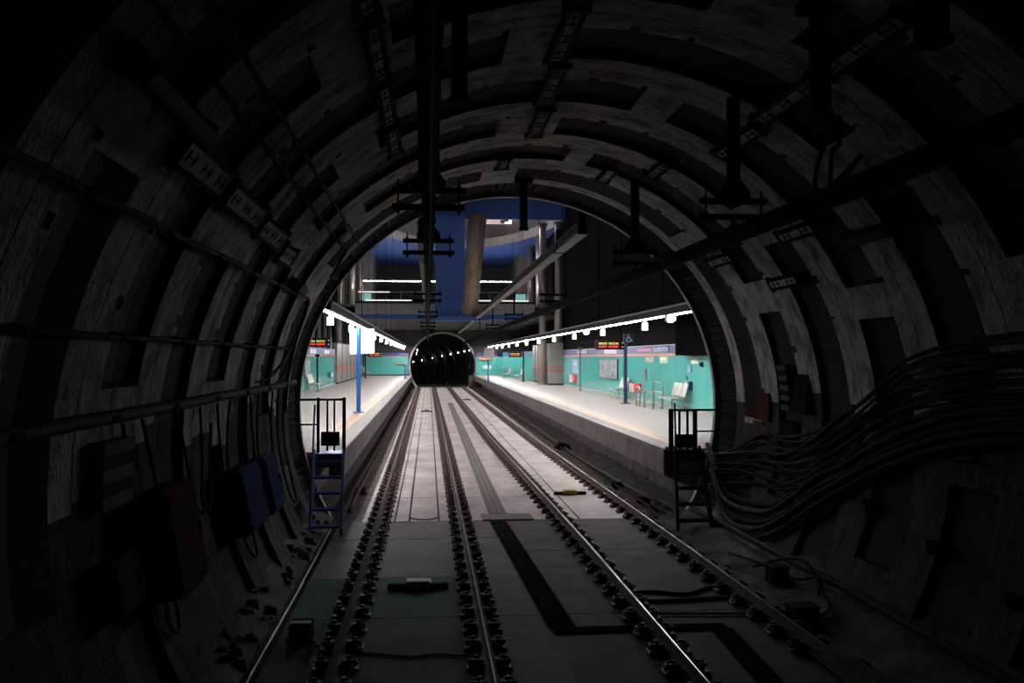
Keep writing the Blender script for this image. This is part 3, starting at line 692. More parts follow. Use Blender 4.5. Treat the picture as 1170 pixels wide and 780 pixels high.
# boxes on the left wall
def wall_box(name, deg0, deg1, y0, y1, depth, mn, lab, cat, door=True, r=R-0.02):
    """box fixed to the lining between two angles"""
    a_ = Vector(cylpt(deg0, 0, r)); b_ = Vector(cylpt(deg1, 0, r)); mid = (a_+b_)/2; up = (a_-b_); hgt = up.length; up.normalize()
    out = Vector((0,1,0)).cross(up); 
    if out.dot(Vector((AX,0,AZ))-mid) < 0: out = -out
    root = thing(name, lab, cat, None, (mid.x, (y0+y1)/2, mid.z)); root.rotation_euler = Matrix((Vector((0,1,0)), up, out)).transposed().to_euler()
    L = (y1-y0)/2; h = hgt/2
    mb = MB(); mb.bevbox(-L, L, -h, h, -0.02, depth, mn, 0.02); mb.build('case', root)
    if door:
        mb = MB(); mb.bevbox(-L+0.04, L-0.04, -h+0.05, h-0.05, depth, depth+0.02, mn, 0.008); d = mb.build('door', root)
        mb = MB(); mb.box(L-0.12, L-0.08, -0.06, 0.06, depth+0.018, depth+0.04, 'black'); mb.build('latch', d)
    return root
wall_box('equipment_cabinet', 186.5, 197.5, 11.15, 12.35, 0.22, 'blue_box', 'larger dark blue cabinet low on the left wall, nearer the camera', 'cabinet')
wall_box('equipment_cabinet', 186.8, 197.8, 12.75, 13.65, 0.22, 'blue_box', 'narrower blue cabinet on left wall, closer to the blue stair', 'cabinet')
wall_box('equipment_cabinet', 183.5, 196.5, 8.0, 8.95, 0.25, 'red_box', 'dark red cabinet low on the left wall near the camera', 'cabinet')
def banded(deg0, deg1, y0, y1, n, lab, r=R-0.06, mats=('white','black')):
    root = thing('banded_marker', lab, 'marker')
    for k in range(n):
        a0 = deg0 + (deg1-deg0)*k/n; a1 = deg0 + (deg1-deg0)*(k+1)/n
        vs = [cylpt(a_, y, rr_) for rr_ in (r-0.05, r+0.05) for a_ in (a0,a1) for y in (y0,y1)]
        mb = MB(); mb.add(vs, [(0,1,3,2),(4,6,7,5),(0,4,5,1),(2,3,7,6),(0,2,6,4),(1,5,7,3)], mats[k%2]); mb.build('white_band' if k%2==0 else 'black_band', root)
    return root
banded(176.0, 183.3, 7.05, 7.75, 5, 'large black and white banded marker board on the near left wall', mats=('greysign','black'))
banded(11.4, 1.2, 13.95, 14.3, 9, 'narrow black and grey banded marker on the right wall', mats=('greysign','black'))
wall_box('switch_box', 11, 1.0, 13.35, 13.92, 0.12, 'black', 'tall black switch box beside the narrow banded marker', 'switch box')
wall_box('switch_box', -1.5, -6.5, 13.9, 14.5, 0.15, 'black', 'small black switch box under the narrow banded marker', 'switch box')
wall_box('speaker_box', 188.5, 194.5, 6.9, 7.5, 0.15, 'black', 'black box beneath the large banded marker on left wall', 'box')
# red sign on the right wall
root = wall_box('warning_sign', 4.4, -2.2, 15.0, 15.65, 0.03, 'redsign', 'red square warning sign on the right wall next to the mouth seal', 'sign', door=False)
mb = MB(); mb.box(-0.26,0.26,0.17,0.235,0.03,0.036,'greysign'); mb.box(-0.15,0.14,0.05,0.09,0.03,0.036,'greysign'); mb.box(-0.15,-0.11,-0.06,0.09,0.03,0.036,'greysign')
mb.prism([(-0.06,-0.02),(0.10,-0.06),(-0.02,-0.14)], 'z', 0.03, 0.036, 'greysign'); mb.box(0.06,0.10,-0.06,0.09,0.03,0.036,'greysign'); mb.build('sign_mark', root)
# small anchor blocks low on the right wall
for k,(a_,y) in enumerate([(-14,11.3),(-17,9.7),(-20,8.2)]):
    wall_box('anchor_block', a_+1.5, a_-1.5, y-0.09, y+0.09, 0.06, 'pocket', ['farthest','middle','nearest'][k]+' of three small black blocks low on the right wall', 'anchor block', door=False)
cable('wall_lead', [cylpt(6,6.2,R-0.05),cylpt(-2,6.15,R-0.05),cylpt(-12,6.2,R-0.05)], 0.03, 'cable', 'vertical black lead dropping down the right wall near the camera')
wall_box('switch_box', -12, -17, 5.9, 6.5, 0.14, 'black', 'black switch box at the end of the vertical right-wall lead', 'switch box')

# ================================================================== STATION
# headwall around the tunnel mouth, seen from the station side
def holed_wall(name, y0, y1, xa, xb, za, zb, cx, cz, r, mn, n=72):
    mb = MB(); 
    def edge(t):
        dx, dz = math.cos(t), math.sin(t); s_ = 1e9
        if dx > 1e-6: s_ = min(s_, (xb-cx)/dx)
        if dx < -1e-6: s_ = min(s_, (xa-cx)/dx)
        if dz > 1e-6: s_ = min(s_, (zb-cz)/dz)
        if dz < -1e-6: s_ = min(s_, (za-cz)/dz)
        return (cx+s_*dx, cz+s_*dz)
    ts = sorted(set([2*PI*i/n for i in range(n)] + [math.atan2(z-cz, x-cx) % (2*PI) for x in (xa,xb) for z in (za,zb)]))
    vs = []
    for t in ts:
        ex, ez = edge(t); ix, iz = cx+r*math.cos(t), cz+r*math.sin(t)
        vs += [(ix,y0,iz),(ex,y0,ez),(ex,y1,ez),(ix,y1,iz)]
    N = len(ts); fs = [(i*4+j, i*4+(j+1)%4, ((i+1)%N)*4+(j+1)%4, ((i+1)%N)*4+j) for i in range(N) for j in range(4)]
    mb.add(vs, fs, mn); return struct(mb.build(name))
holed_wall('wall_near_end', 17.9, 18.1, -9.5, 10.5, -0.6, 14.6, AX, AZ, R+0.05, 'cladx')
holed_wall('wall_far_end', END, END+0.3, -9.5, 10.5, -0.6, 14.6, 1.47, 2.18, 3.36, 'cladx')
mb = MB(); vs = []; N = 120
for i in range(N):
    t = 2*PI*i/N
    for (y, r_) in [(END-0.08, 3.33), (END-0.08, 3.52), (END+0.3, 3.52), (END+0.3, 3.33)]: vs.append((1.47+r_*math.cos(t), y, 2.18+r_*math.sin(t)))
mb.add(vs, [(i*4+j, i*4+(j+1)%4, ((i+1)%N)*4+(j+1)%4, ((i+1)%N)*4+j) for i in range(N) for j in range(4)], 'lip'); struct(mb.build('trim_4'))
# platforms
def platform(name, x_edge, x_back, s_):
    mb = MB(); a_, b_ = x_edge, x_back; y0 = 18.1
    def bx(u0,u1,ya,yb,z0,z1,mn): mb.box(min(u0,u1),max(u0,u1),ya,yb,z0,z1,mn)
    bx(a_, a_+s_*0.42, y0, END, PZ-0.06, PZ, 'edge')
    bx(a_+s_*0.42, a_+s_*0.72, y0, END, PZ-0.06, PZ+0.001, 'yellow')
    bx(a_+s_*0.72, b_, y0, END, PZ-0.06, PZ, 'platform')
    bx(a_+s_*0.0, a_+s_*0.25, y0, END, PZ-0.52, PZ-0.06, 'fascia')
    bx(a_+s_*0.25, b_, y0, END, PZ-0.3, PZ-0.06, 'fascia')
    bx(a_+s_*0.85, a_+s_*1.0, y0, END, -0.3, PZ-0.3, 'dirt')
    if s_ > 0:
        bx(a_+0.5, b_, 18.1, 19.3, PZ, PZ+0.004, 'pinkstrip')
    return struct(mb.build(name))
platform('floor_platform_right', 4.70, 8.9, 1); platform('floor_platform_left', -1.66, -6.4, -1)
# walls of the right platform
mb = MB(); mb.box(8.9,9.1,18.1,END,PZ,3.12,'teal'); struct(mb.build('wall_right'))
mb = MB(); mb.box(8.9,9.0,31.2,61,3.20,3.52,'bband'); mb.box(8.88,9.0,31.2,61,3.12,3.20,'orange'); mb.box(8.885,9.0,31.2,61,3.515,3.54,'lilacwhite'); struct(mb.build('trim_5'))
mb = MB(); mb.box(8.86,8.9,18.1,60,PZ,PZ+0.09,'fgrey'); struct(mb.build('baseboard_right'))
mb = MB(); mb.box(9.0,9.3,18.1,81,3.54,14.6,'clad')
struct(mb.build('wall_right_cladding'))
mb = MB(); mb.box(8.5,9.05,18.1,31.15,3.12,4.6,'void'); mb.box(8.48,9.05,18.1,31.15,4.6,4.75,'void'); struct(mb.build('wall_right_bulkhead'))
# side recess beyond the grey enclosure and the end walls
mb = MB(); mb.add([(8.4,70,PZ),(6.95,86,PZ),(6.95,86,3.2),(8.4,70,3.2),(8.5,70,PZ),(7.1,86,PZ),(7.1,86,3.2),(8.5,70,3.2)], [(0,1,2,3),(4,7,6,5),(0,3,7,4),(1,5,6,2),(3,2,6,7)], 'teal')
mb.add([(8.4,70,3.2),(6.95,86,3.2),(6.95,86,3.55),(8.4,70,3.55),(8.5,70,3.2),(7.1,86,3.2),(7.1,86,3.55),(8.5,70,3.55)], [(0,1,2,3),(4,7,6,5),(0,3,7,4),(1,5,6,2),(3,2,6,7)], 'bband')
struct(mb.build('wall_right_far'))
mb = MB(); mb.box(4.86,7.1,94.3,94.9,PZ,3.12,'tealx'); mb.box(4.86,7.1,94.25,94.9,3.12,3.2,'orange'); mb.box(4.86,7.1,94.28,94.9,3.2,3.55,'bband'); mb.box(6.95,7.1,86,94.9,PZ,3.12,'tealx'); mb.box(4.86,7.1,94.27,94.3,PZ,PZ+0.12,'fgrey'); struct(mb.build('wall_right_end'))
mb = MB(); mb.box(-6.5,-2.05,94.3,94.9,PZ,3.12,'tealx'); mb.box(-6.5,-2.05,94.25,94.9,3.12,3.2,'orange'); mb.box(-6.5,-2.05,94.28,94.9,3.2,3.5,'bband'); mb.box(-6.5,-2.05,94.25,94.3,PZ,PZ+0.12,'groove'); struct(mb.build('wall_left_end'))
# left platform walls
mb = MB(); mb.box(-6.6,-6.4,18.1,64,PZ,3.12,'teal'); struct(mb.build('wall_left'))
mb = MB(); mb.box(-6.6,-6.38,18.1,64,3.12,3.20,'orange'); mb.box(-6.6,-6.39,18.1,64,3.2,3.62,'bband'); struct(mb.build('trim_6'))
mb = MB(); mb.box(-6.42,-6.36,18.1,64,PZ,PZ+0.1,'fgrey'); struct(mb.build('baseboard_left'))
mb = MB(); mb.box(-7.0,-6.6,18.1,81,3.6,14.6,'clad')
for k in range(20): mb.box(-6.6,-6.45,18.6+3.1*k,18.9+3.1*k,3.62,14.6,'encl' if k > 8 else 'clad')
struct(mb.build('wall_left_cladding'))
mb = MB(); mb.box(-6.9,-6.62,64,95,PZ,6.4,'encl'); struct(mb.build('wall_left_rear'))
# grey metal-clad enclosures with red stripes
def enclosure(x0, x1, y0, y1, z1, face, lab):
    t = thing('grey_enclosure', lab, 'enclosure')
    mb = MB(); mb.box(x0,x1,y0,y1,PZ,z1,'encl'); mb.box(x0-0.02,x1+0.02,y0-0.02,y1+0.02,z1,z1+0.06,'fgrey'); mb.box(x0-0.015,x1+0.015,y0-0.015,y1+0.015,PZ,PZ+0.12,'groove'); mb.build('cladding', t)
    for z in (2.42, 2.16):
        mb = MB(); mb.box(x0-0.012,x1+0.012,y0-0.012,y1+0.012,z-0.045,z+0.045,'redstripe'); mb.build('red_stripe', t)
    mb = MB()
    for k in range(1, 6):
        yy = y0+(y1-y0)*k/6; mb.box(face-0.02,face+0.02,yy-0.03,yy+0.03,PZ+0.12,z1,'groove')
    mb.build('panel_joint', t)
enclosure(7.95, 8.88, 60.3, 69.8, 3.92, 7.95, 'tall grey metal-clad enclosure with two red stripes on right platform')
enclosure(-6.59, -6.25, 64.05, 86.0, 4.0, -6.25, 'long grey metal-clad enclosure with two red stripes on left platform')
# upper hall
mb = MB(); mb.box(-9.5,10.5,17.9,60.0,14.5,14.9,'blue'); struct(mb.build('ceiling_near'))
mb = MB(); mb.box(-6.6,9.3,60.0,60.3,12.14,14.6,'blue'); struct(mb.build('wall_blue_bulkhead'))
# blue ceiling with an elliptical opening
def far_ceiling():
    cx, cy, a_, b_ = 2.3, 58.0, 6.6, 18.2; z = 12.1; y0 = 60.3
    mb = MB(); n = 48
    t0 = math.asin((y0-cy)/b_); ts = [t0 + (PI-2*t0)*i/n for i in range(n+1)]
    el = [(cx+a_*math.cos(t), cy+b_*math.sin(t)) for t in ts]
    def outer(t, i):
        if i == 0: return (9.3, y0)
        if i == n: return (-7.0, y0)
        dx, dy = math.cos(t)*a_, math.sin(t)*b_; s_ = 1e9
        if dx > 1e-6: s_ = min(s_, (9.3-cx)/dx)
        if dx < -1e-6: s_ = min(s_, (-7.0-cx)/dx)
        s_ = min(s_, (92-cy)/dy); return (cx+s_*dx, cy+s_*dy)
    vs = []
    for i, t in enumerate(ts):
        o = outer(t, i); vs += [(el[i][0],el[i][1],z), (o[0],o[1],z)]
    fs = [(2*i,2*i+1,2*i+3,2*i+2) for i in range(n)]
    vs += [(9.3,92,z),(-7,92,z)]
    # corner fillers
    for i in range(n):
        oa, ob = vs[2*i+1], vs[2*i+3]
        if abs(oa[0]-9.3) < 1e-6 and abs(ob[1]-92) < 1e-6 and abs(ob[0]-9.3) > 1e-6: fs.append((2*i+1, len(vs)-2, 2*i+3))
        if abs(oa[1]-92) < 1e-6 and abs(ob[0]+7) < 1e-6 and abs(oa[0]+7) > 1e-6: fs.append((2*i+1, len(vs)-1, 2*i+3))
    mb.add(vs, fs, 'blue')
    # pale upstand round the opening, set-back taupe wall, cap
    vs = []
    for (x,y) in el:
        ox, oy = (x-cx), (y-cy)
        vs += [(x,y,z),(x,y,z+0.68),(cx+ox*1.06,cy+oy*1.04,z+0.68),(cx+ox*1.06,cy+oy*1.04,z+3.4)]
    n1 = len(el)
    mb.add(vs, [(4*i,4*i+4,4*i+5,4*i+1) for i in range(n1-1)] + [(4*i+1,4*i+5,4*i+6,4*i+2) for i in range(n1-1)], 'fgrey')
    mb.add(vs, [(4*i+2,4*i+6,4*i+7,4*i+3) for i in range(n1-1)], 'brown')
    mb.box(-8,12,60.3,80,z+3.4,z+3.6,'blue')
    struct(mb.build('ceiling_far'))
far_ceiling()
# lit opening high in the taupe wall
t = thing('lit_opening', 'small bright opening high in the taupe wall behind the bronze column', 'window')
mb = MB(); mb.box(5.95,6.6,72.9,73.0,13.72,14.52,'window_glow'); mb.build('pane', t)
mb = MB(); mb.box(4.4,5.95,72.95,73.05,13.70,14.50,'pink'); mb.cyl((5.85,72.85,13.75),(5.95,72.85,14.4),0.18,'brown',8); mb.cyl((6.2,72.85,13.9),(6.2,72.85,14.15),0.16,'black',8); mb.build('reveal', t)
# blue shaft, ledge and the leaning bronze column
mb = MB(); mb.box(0.43,2.30,59.0,60.3,5.62,12.2,'blue'); struct(mb.build('wall_blue_shaft'))
mb = MB(); mb.box(0.5,3.75,58.5,60.2,5.42,5.70,'blue'); struct(mb.build('trim_7'))
t = thing('leaning_column', 'thick leaning bronze-toned steel column beside the blue shaft', 'column')
mb = MB(); mb.cyl((2.62,59.1,5.72),(3.15,59.1,12.15),0.51,'bronze',40,0.585); mb.build('shaft', t, smooth=True)
mb = MB()
for k in range(1,7):
    u = k/7; mb.cyl((2.62+0.53*u,59.1,5.72+6.43*u-0.006),(2.62+0.53*u,59.1,5.72+6.43*u+0.006),0.51+0.075*u+0.004,'brown',40)
mb.build('joint_ring', t)
mb = MB(); mb.cyl((3.15,59.1,12.12),(3.16,59.1,12.2),0.66,'brown',32); mb.build('cap', t)
# steel columns
def column(x, y, z0, z1, r, lab):
    t = thing('steel_column', lab, 'column', 'round steel columns', (x,y,0))
    mb = MB(); mb.cyl((0,0,z0),(0,0,z1),r,'steel',32); mb.build('shaft', t, smooth=True)
    mb = MB(); mb.cyl((0,0,z1-0.12),(0,0,z1+0.02),r+0.08,'brown',32); mb.build('cap', t)
    mb = MB(); mb.cyl((0,0,z0-0.01),(0,0,z0+0.14),r+0.05,'brown',32); mb.build('base', t)
for k,(x,y,z0) in enumerate([(8.62,60.7,3.99),(7.66,61.5,PZ),(8.2,67.8,6.55),(8.25,74,6.55)]):
    column(x, y, z0, 12.1 if y > 60 else 14.4, 0.26, 'round steel column on the right side, '+ordinal(k)+' one beyond the tunnel mouth')
for k,(x,y,z0) in enumerate([(-6.3,65.0,4.07),(-5.65,68,6.55),(-5.45,74,6.55)]):
    column(x, y, z0, 12.1 if y > 60 else 14.4, 0.27, 'round steel column on the left side, '+ordinal(k)+' one beyond the tunnel mouth')
# narrow far part of the hall
mb = MB(); mb.box(7.95,9.4,81.5,92.2,6.4,12.1,'brown'); mb.box(-7.2,-4.85,80.5,92.2,6.4,12.1,'brown'); struct(mb.build('wall_upper_returns'))
mb = MB(); mb.box(-7,9.4,92,92.4,5.9,14,'cladx'); struct(mb.build('wall_upper_end'))
# mezzanine bridge
mb = MB(); mb.box(-6.6,9.0,60.35,92,6.35,6.5,'brown'); mb.box(-6.6,9.0,61,94.9,5.85,5.95,'cladx'); struct(mb.build('floor_mezzanine'))
mb = MB(); mb.box(-4.75,7.0,60.3,60.55,5.88,6.58,'fgrey'); mb.box(-4.75,7.0,60.27,60.6,6.58,6.72,'groove'); mb.box(-4.75,7.0,60.3,61.2,5.55,5.88,'blue'); struct(mb.build('trim_8'))
t = thing('bridge_railing', 'glass railing with slim posts along the mezzanine bridge', 'railing')
mb = MB(); mb.box(-4.7,6.95,60.45,60.50,7.32,7.37,'sframe'); mb.build('handrail', t)
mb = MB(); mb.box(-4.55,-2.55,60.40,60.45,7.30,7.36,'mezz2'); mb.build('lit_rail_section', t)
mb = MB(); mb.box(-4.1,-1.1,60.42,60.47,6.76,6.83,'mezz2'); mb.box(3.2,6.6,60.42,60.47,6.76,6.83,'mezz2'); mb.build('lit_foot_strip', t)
for k in range(13):
    x = -4.7+0.97*k; mb = MB(); mb.box(x-0.02,x+0.02,60.45,60.5,6.7,7.34,'sframe'); mb.build('post', t)
for x0, x1, lab in ((-4.9,1.0,'bright strip lamp above the mezzanine left of the blue shaft'),(3.3,6.8,'bright strip lamp above mezzanine right of the leaning column')):
    t = thing('strip_lamp', lab, 'lamp')
    mb = MB(); mb.box(x0,x1,69.95,70.1,8.86,8.98,'trunk'); mb.build('housing', t)
    mb = MB(); mb.box(x0,x1,69.93,70.12,8.82,8.86,'mezz'); mb.build('diffuser', t)
    for x in (x0+0.4,x1-0.4):
        mb = MB(); mb.cyl((x,70.02,8.98),(x,70.02,12.1),0.015,'black',6); mb.build('suspension_rod', t)
for x0,x1,lab in ((-4.55,-4.05,'small lit teal panel at left end of the mezzanine'),(6.3,6.98,'small lit teal panel at right end of the mezzanine')):
    o = MB().box(x0,x1,66.0,66.1,6.5,7.62,'teal_glow').build('teal_lightbox'); tag(o, lab, 'light box')
o = MB().box(-3.1,-2.3,69,69.1,12.9,13.9,'teal_glow').build('teal_lightbox'); tag(o, 'tiny lit teal panel high beside the left seal ring', 'light box')

# unseen lamps added under near hall ceiling and void cap to brighten the hall
k = 0
for y in (28, 38, 48):
    for x in (-3.5, 6.5):
        t = thing('hall_lamp', 'square lamp panel under the high hall ceiling, '+ordinal(k)+' from the tunnel mouth', 'lamp', None, (x,y,14.5)); k += 1
        MB().box(-0.7,0.7,-0.7,0.7,-0.12,0,'trunk').build('housing', t); MB().box(-0.6,0.6,-0.6,0.6,-0.14,-0.12,'hall').build('diffuser', t)
for k,(x,y) in enumerate(((-1.0,64),(5.0,64),(2,70))):
    t = thing('hall_lamp', 'square lamp panel inside the oval ceiling opening, '+['left','right','far'][k]+' one', 'lamp', None, (x,y,15.5))
    MB().box(-0.7,0.7,-0.7,0.7,-0.12,0,'trunk').build('housing', t); MB().box(-0.6,0.6,-0.6,0.6,-0.14,-0.12,'hall').build('diffuser', t)
k = 0  # uplights added out of sight to brighten blue ceiling and taupe walls
for y in (66.5, 78):
    for x in (-2.8, 1.6, 5.6):
        t = thing('floor_uplight', 'square uplight set on the mezzanine floor, '+ordinal(k)+' from the leaning column', 'lamp', None, (x,y,6.5)); k += 1
        MB().box(-0.5,0.5,-0.5,0.5,0,0.08,'trunk').build('housing', t); MB().box(-0.42,0.42,-0.42,0.42,0.08,0.10,'uplight').build('diffuser', t)
# ------------------------------------------------------------------ platform lighting
def light_run(x, z, y0, y1, lab):
    t = thing('light_run', lab, 'lamp')
    mb = MB(); mb.box(x-0.16,x+0.16,y0,y1,z+0.05,z+0.24,'trunk'); mb.box(x-0.20,x-0.16,y0,y1,z+0.2,z+0.25,'fgrey'); mb.box(x+0.16,x+0.20,y0,y1,z+0.2,z+0.25,'fgrey'); mb.build('trunking', t)
    mb = MB(); mb.box(x-0.045,x+0.045,y0,y1,z+0.03,z+0.05,'strip'); mb.build('diffuser', t)
    y = y0+3
    while y < y1:
        mb = MB(); mb.cyl((x,y,z+0.24),(x,y,14.49),0.012,'black',6) if y < 60.5 else mb.cyl((x,y,z+0.24),(x,y,5.86),0.012,'black',6); mb.build('suspension_rod', t); y += 9
light_run(6.1, 4.08, 20.6, 94.0, 'continuous bright strip light over the right platform')
light_run(-2.35, 4.08, 20.9, 94.0, 'continuous bright strip light over the left platform')
def spot_can(x, y, z, lab, grp):
    t = thing('light_can', lab, 'lamp', grp, (x,y,0))
    mb = MB(); mb.bevbox(-0.075,0.075,-0.075,0.075,z-0.25,z-0.05,'spot',0.02); mb.build('shade', t)
    mb = MB(); mb.box(-0.03,0.03,-0.03,0.03,z-0.05,z+0.05,'white'); mb.build('stem', t)
    return t
for k in range(11): spot_can(6.1, 25.55+6.3*k, 4.08, 'white box lamp under the right strip light, '+ordinal(k)+' from the tunnel mouth', 'box lamps under the right strip light')
for k in range(12): spot_can(-2.35, 22.4+6.0*k, 4.08, 'white box lamp under the left strip light, '+ordinal(k)+' from the tunnel mouth', 'box lamps under the left strip light')
for k,y in enumerate((22.8,35.3)):
    t = thing('line_speaker', ['small white fitting at the near end of the right strip light','small white fitting between first box lamps of right strip'][k], 'speaker', None, (6.1,y,0))
    mb = MB(); mb.bevbox(-0.12,0.12,-0.12,0.12,3.97,4.14,'white',0.02); mb.build('case', t); mb = MB(); mb.cyl((0,0,3.94),(0,0,3.97),0.07,'spot',12); mb.build('lens', t)

# ------------------------------------------------------------------ signs, benches, platform furniture
GL = random.Random(44)
def led_sign(cx, y, z0, z1, wdt, lab):
    t = thing('departure_display', lab, 'display', None, (cx,y,0)); h = wdt/2
    mb = MB(); mb.bevbox(-h,h,-0.09,0.09,z0,z1,'blackm',0.015); mb.build('case', t)
    hh = z1-z0
    for row,(mn,za,zb,nme) in enumerate((('led_y',0.54,0.74,'upper_text'),('led_r',0.22,0.40,'lower_text'))):
        mb = MB(); x = -h*0.80; n = 14; st = 2*h*0.72*0.98/n
        for k in range(n):
            if k == 6: x += st; continue
            a_, b_ = z0+hh*za, z0+hh*zb; c_ = (b_-a_); w_ = st*0.78
            mb.box(x, x+w_*0.3, -0.098, -0.09, a_, b_, mn)
            if GL.random() < 0.7: mb.box(x, x+w_, -0.098, -0.09, b_-c_*0.25, b_, mn)
            if GL.random() < 0.6: mb.box(x, x+w_, -0.098, -0.09, a_, a_+c_*0.25, mn)
            if GL.random() < 0.6: mb.box(x+w_*0.7, x+w_, -0.098, -0.09, a_, b_, mn)
            if GL.random() < 0.5: mb.box(x, x+w_, -0.098, -0.09, a_+c_*0.4, a_+c_*0.6, mn)
            x += st
        mb.build(nme, t)
    for z in (0.28,0.72):
        mb = MB(); mb.cyl((h*0.88,-0.09,z0+hh*z),(h*0.88,-0.11,z0+hh*z),0.03,'white',10); mb.build('status_lamp', t)
    for s_ in (-1,1):
        mb = MB(); mb.cyl((s_*h*0.8,0,z1),(s_*h*0.8,0,5.9 if y > 62 else 14.5),0.018,'black',8); mb.build('hanging_rod', t)
led_sign(7.17, 36, 3.37, 3.74, 1.14, 'yellow and red lit departure display over the near right platform')
led_sign(7.1, 75, 3.08, 3.52, 1.1, 'small departure display far down the right platform')
led_sign(-4.72, 40, 3.50, 3.90, 1.05, 'departure display over the left platform beside the seal ring')
led_sign(-4.45, 78, 3.10, 3.55, 1.15, 'small distant departure display behind the white sign boards')
# white board sign on a blue pole, left platform
def pole_part(t, x, y, z0, z1, r, mn):
    mb = MB(); mb.cyl((x,y,z0),(x,y,z1),r,mn,14); mb.build('pole', t, smooth=False)
    mb = MB(); mb.cyl((x,y,z0-0.005),(x,y,z0+0.03),r*2.6,mn,16); mb.build('base_plate', t)
t = thing('platform_board', 'two white boards on a tall blue pole, left platform edge', 'sign')
pole_part(t, -2.31, 30.9, PZ, 4.06, 0.07, 'blue_pole')
mb = MB(); mb.box(-2.60,-2.34,30.95,31.2,3.17,4.02,'lightbox'); mb.build('board', t)
mb = MB(); mb.add([(-2.27,30.98,3.17),(-1.81,31.2,3.20),(-1.81,31.2,4.03),(-2.27,30.98,4.0),(-2.27,31.06,3.17),(-1.81,31.28,3.20),(-1.81,31.28,4.03),(-2.27,31.06,4.0)],[(0,1,2,3),(4,7,6,5),(0,3,7,4),(1,5,6,2),(3,2,6,7),(0,4,5,1)],'lightbox'); mb.build('board', t)
mb = MB(); mb.obox((-2.27,30.93,3.82),(-2.08,30.98,3.62),0.025,0.025,'galv'); mb.build('arm', t)
t = thing('platform_board', 'tilted pale mirror board on a blue pole far down right platform', 'sign')
pole_part(t, 4.53, 69.6, PZ, 3.2, 0.055, 'blue_pole')
mb = MB(); mb.add([(4.1,69.5,2.95),(4.95,69.5,3.15),(4.95,69.75,3.85),(4.25,69.75,3.8),(4.1,69.58,2.95),(4.95,69.58,3.15),(4.95,69.83,3.85),(4.25,69.83,3.8)],[(0,1,2,3),(4,7,6,5),(0,3,7,4),(1,5,6,2),(3,2,6,7),(0,4,5,1)],'fgrey'); mb.build('board', t)
# wheelchair sign on dark pole
t = thing('wheelchair_sign', 'navy wheelchair symbol sign on a black pole, right platform', 'sign')
pole_part(t, 7.80, 36.0, PZ, 3.85, 0.075, 'navy')
mb = MB(); mb.bevbox(7.70,8.12,35.86,35.94,3.64,4.0,'navy',0.01); mb.build('face', t)
mb = MB(); cx, cz = 7.90, 3.79
mb.tube([(cx+0.09*math.cos(a_),35.85,cz+0.09*math.sin(a_)-0.02) for a_ in [math.radians(100+28*i) for i in range(10)]], 0.013, 'white', 6)
mb.cyl((cx+0.01,35.86,cz+0.15),(cx+0.01,35.845,cz+0.15),0.024,'white',10)
mb.tube([(cx+0.0,35.85,cz+0.12),(cx+0.01,35.85,cz+0.02),(cx+0.08,35.85,cz+0.02),(cx+0.12,35.85,cz-0.08),(cx+0.155,35.85,cz-0.075)], 0.013, 'white', 6)
mb.tube([(cx+0.01,35.85,cz+0.07),(cx+0.07,35.85,cz+0.07)], 0.01, 'white', 6); mb.build('wheelchair_symbol', t)
def plain_pole(x, y, h, lab, mn='black', r=0.06):
    t = thing('platform_post', lab, 'post')
    pole_part(t, x, y, PZ, h, r, mn)
    mb = MB(); mb.bevbox(x-0.11,x+0.11,y-0.11,y+0.11,h,h+0.14,mn,0.02); mb.build('head', t)
plain_pole(7.18, 69.4, 3.7, 'slim black post far down the right platform left of the enclosure')
plain_pole(-6.1, 51.5, 3.1, 'dark green-black post in front of the left teal wall', r=0.05)
plain_pole(-5.55, 82, 3.6, 'slim black post right of the blue pole on left platform')
plain_pole(-2.05, 82, 2.3, 'short dark post near far end of the left platform', 'blue_steel')
plain_pole(8.35, 50.2, 3.5, 'thin grey post before the right teal wall, left of the map case', 'cable_gy', 0.03)
# benches
def bench(y0, y1, xw, s_, lab, nseat=3):
    """seat against wall at xw, facing the track; s_ = +1 right wall, -1 left wall"""
    t = thing('platform_bench', lab, 'bench')
    f = lambda d: xw - s_*d
    def bx(mb,d0,d1,ya,yb,z0,z1,mn): mb.box(min(f(d0),f(d1)),max(f(d0),f(d1)),ya,yb,z0,z1,mn)
    n = nseat; L = (y1-y0)/n
    for k in range(n):
        ya, yb = y0+L*k+0.03, y0+L*(k+1)-0.03
        mb = MB(); bx(mb,0.22,0.68,ya,yb,PZ+0.43,PZ+0.46,'seat'); bx(mb,0.66,0.70,ya,yb,PZ+0.39,PZ+0.45,'seat'); mb.build('seat', t)
        mb = MB(); mb.add([(f(0.22),ya,PZ+0.50),(f(0.22),yb,PZ+0.50),(f(0.10),yb,PZ+0.95),(f(0.10),ya,PZ+0.95),(f(0.19),ya,PZ+0.50),(f(0.19),yb,PZ+0.50),(f(0.07),yb,PZ+0.95),(f(0.07),ya,PZ+0.95)],[(0,1,2,3),(4,7,6,5),(0,3,7,4),(1,5,6,2),(3,2,6,7),(0,4,5,1)],'seat'); mb.build('backrest', t)
    mb = MB(); bx(mb,0.38,0.44,y0,y1,PZ+0.37,PZ+0.43,'sframe'); mb.build('seat_beam', t)
    for yy in (y0+0.15,y1-0.15):
        mb = MB(); mb.tube([(f(0.62),yy,PZ+0.005),(f(0.6),yy,PZ+0.4),(f(0.2),yy,PZ+0.42),(f(0.14),yy,PZ+0.7)],0.022,'sframe',8); mb.tube([(f(0.22),yy,PZ+0.005),(f(0.26),yy,PZ+0.41)],0.022,'sframe',8); mb.build('leg', t)
    return t
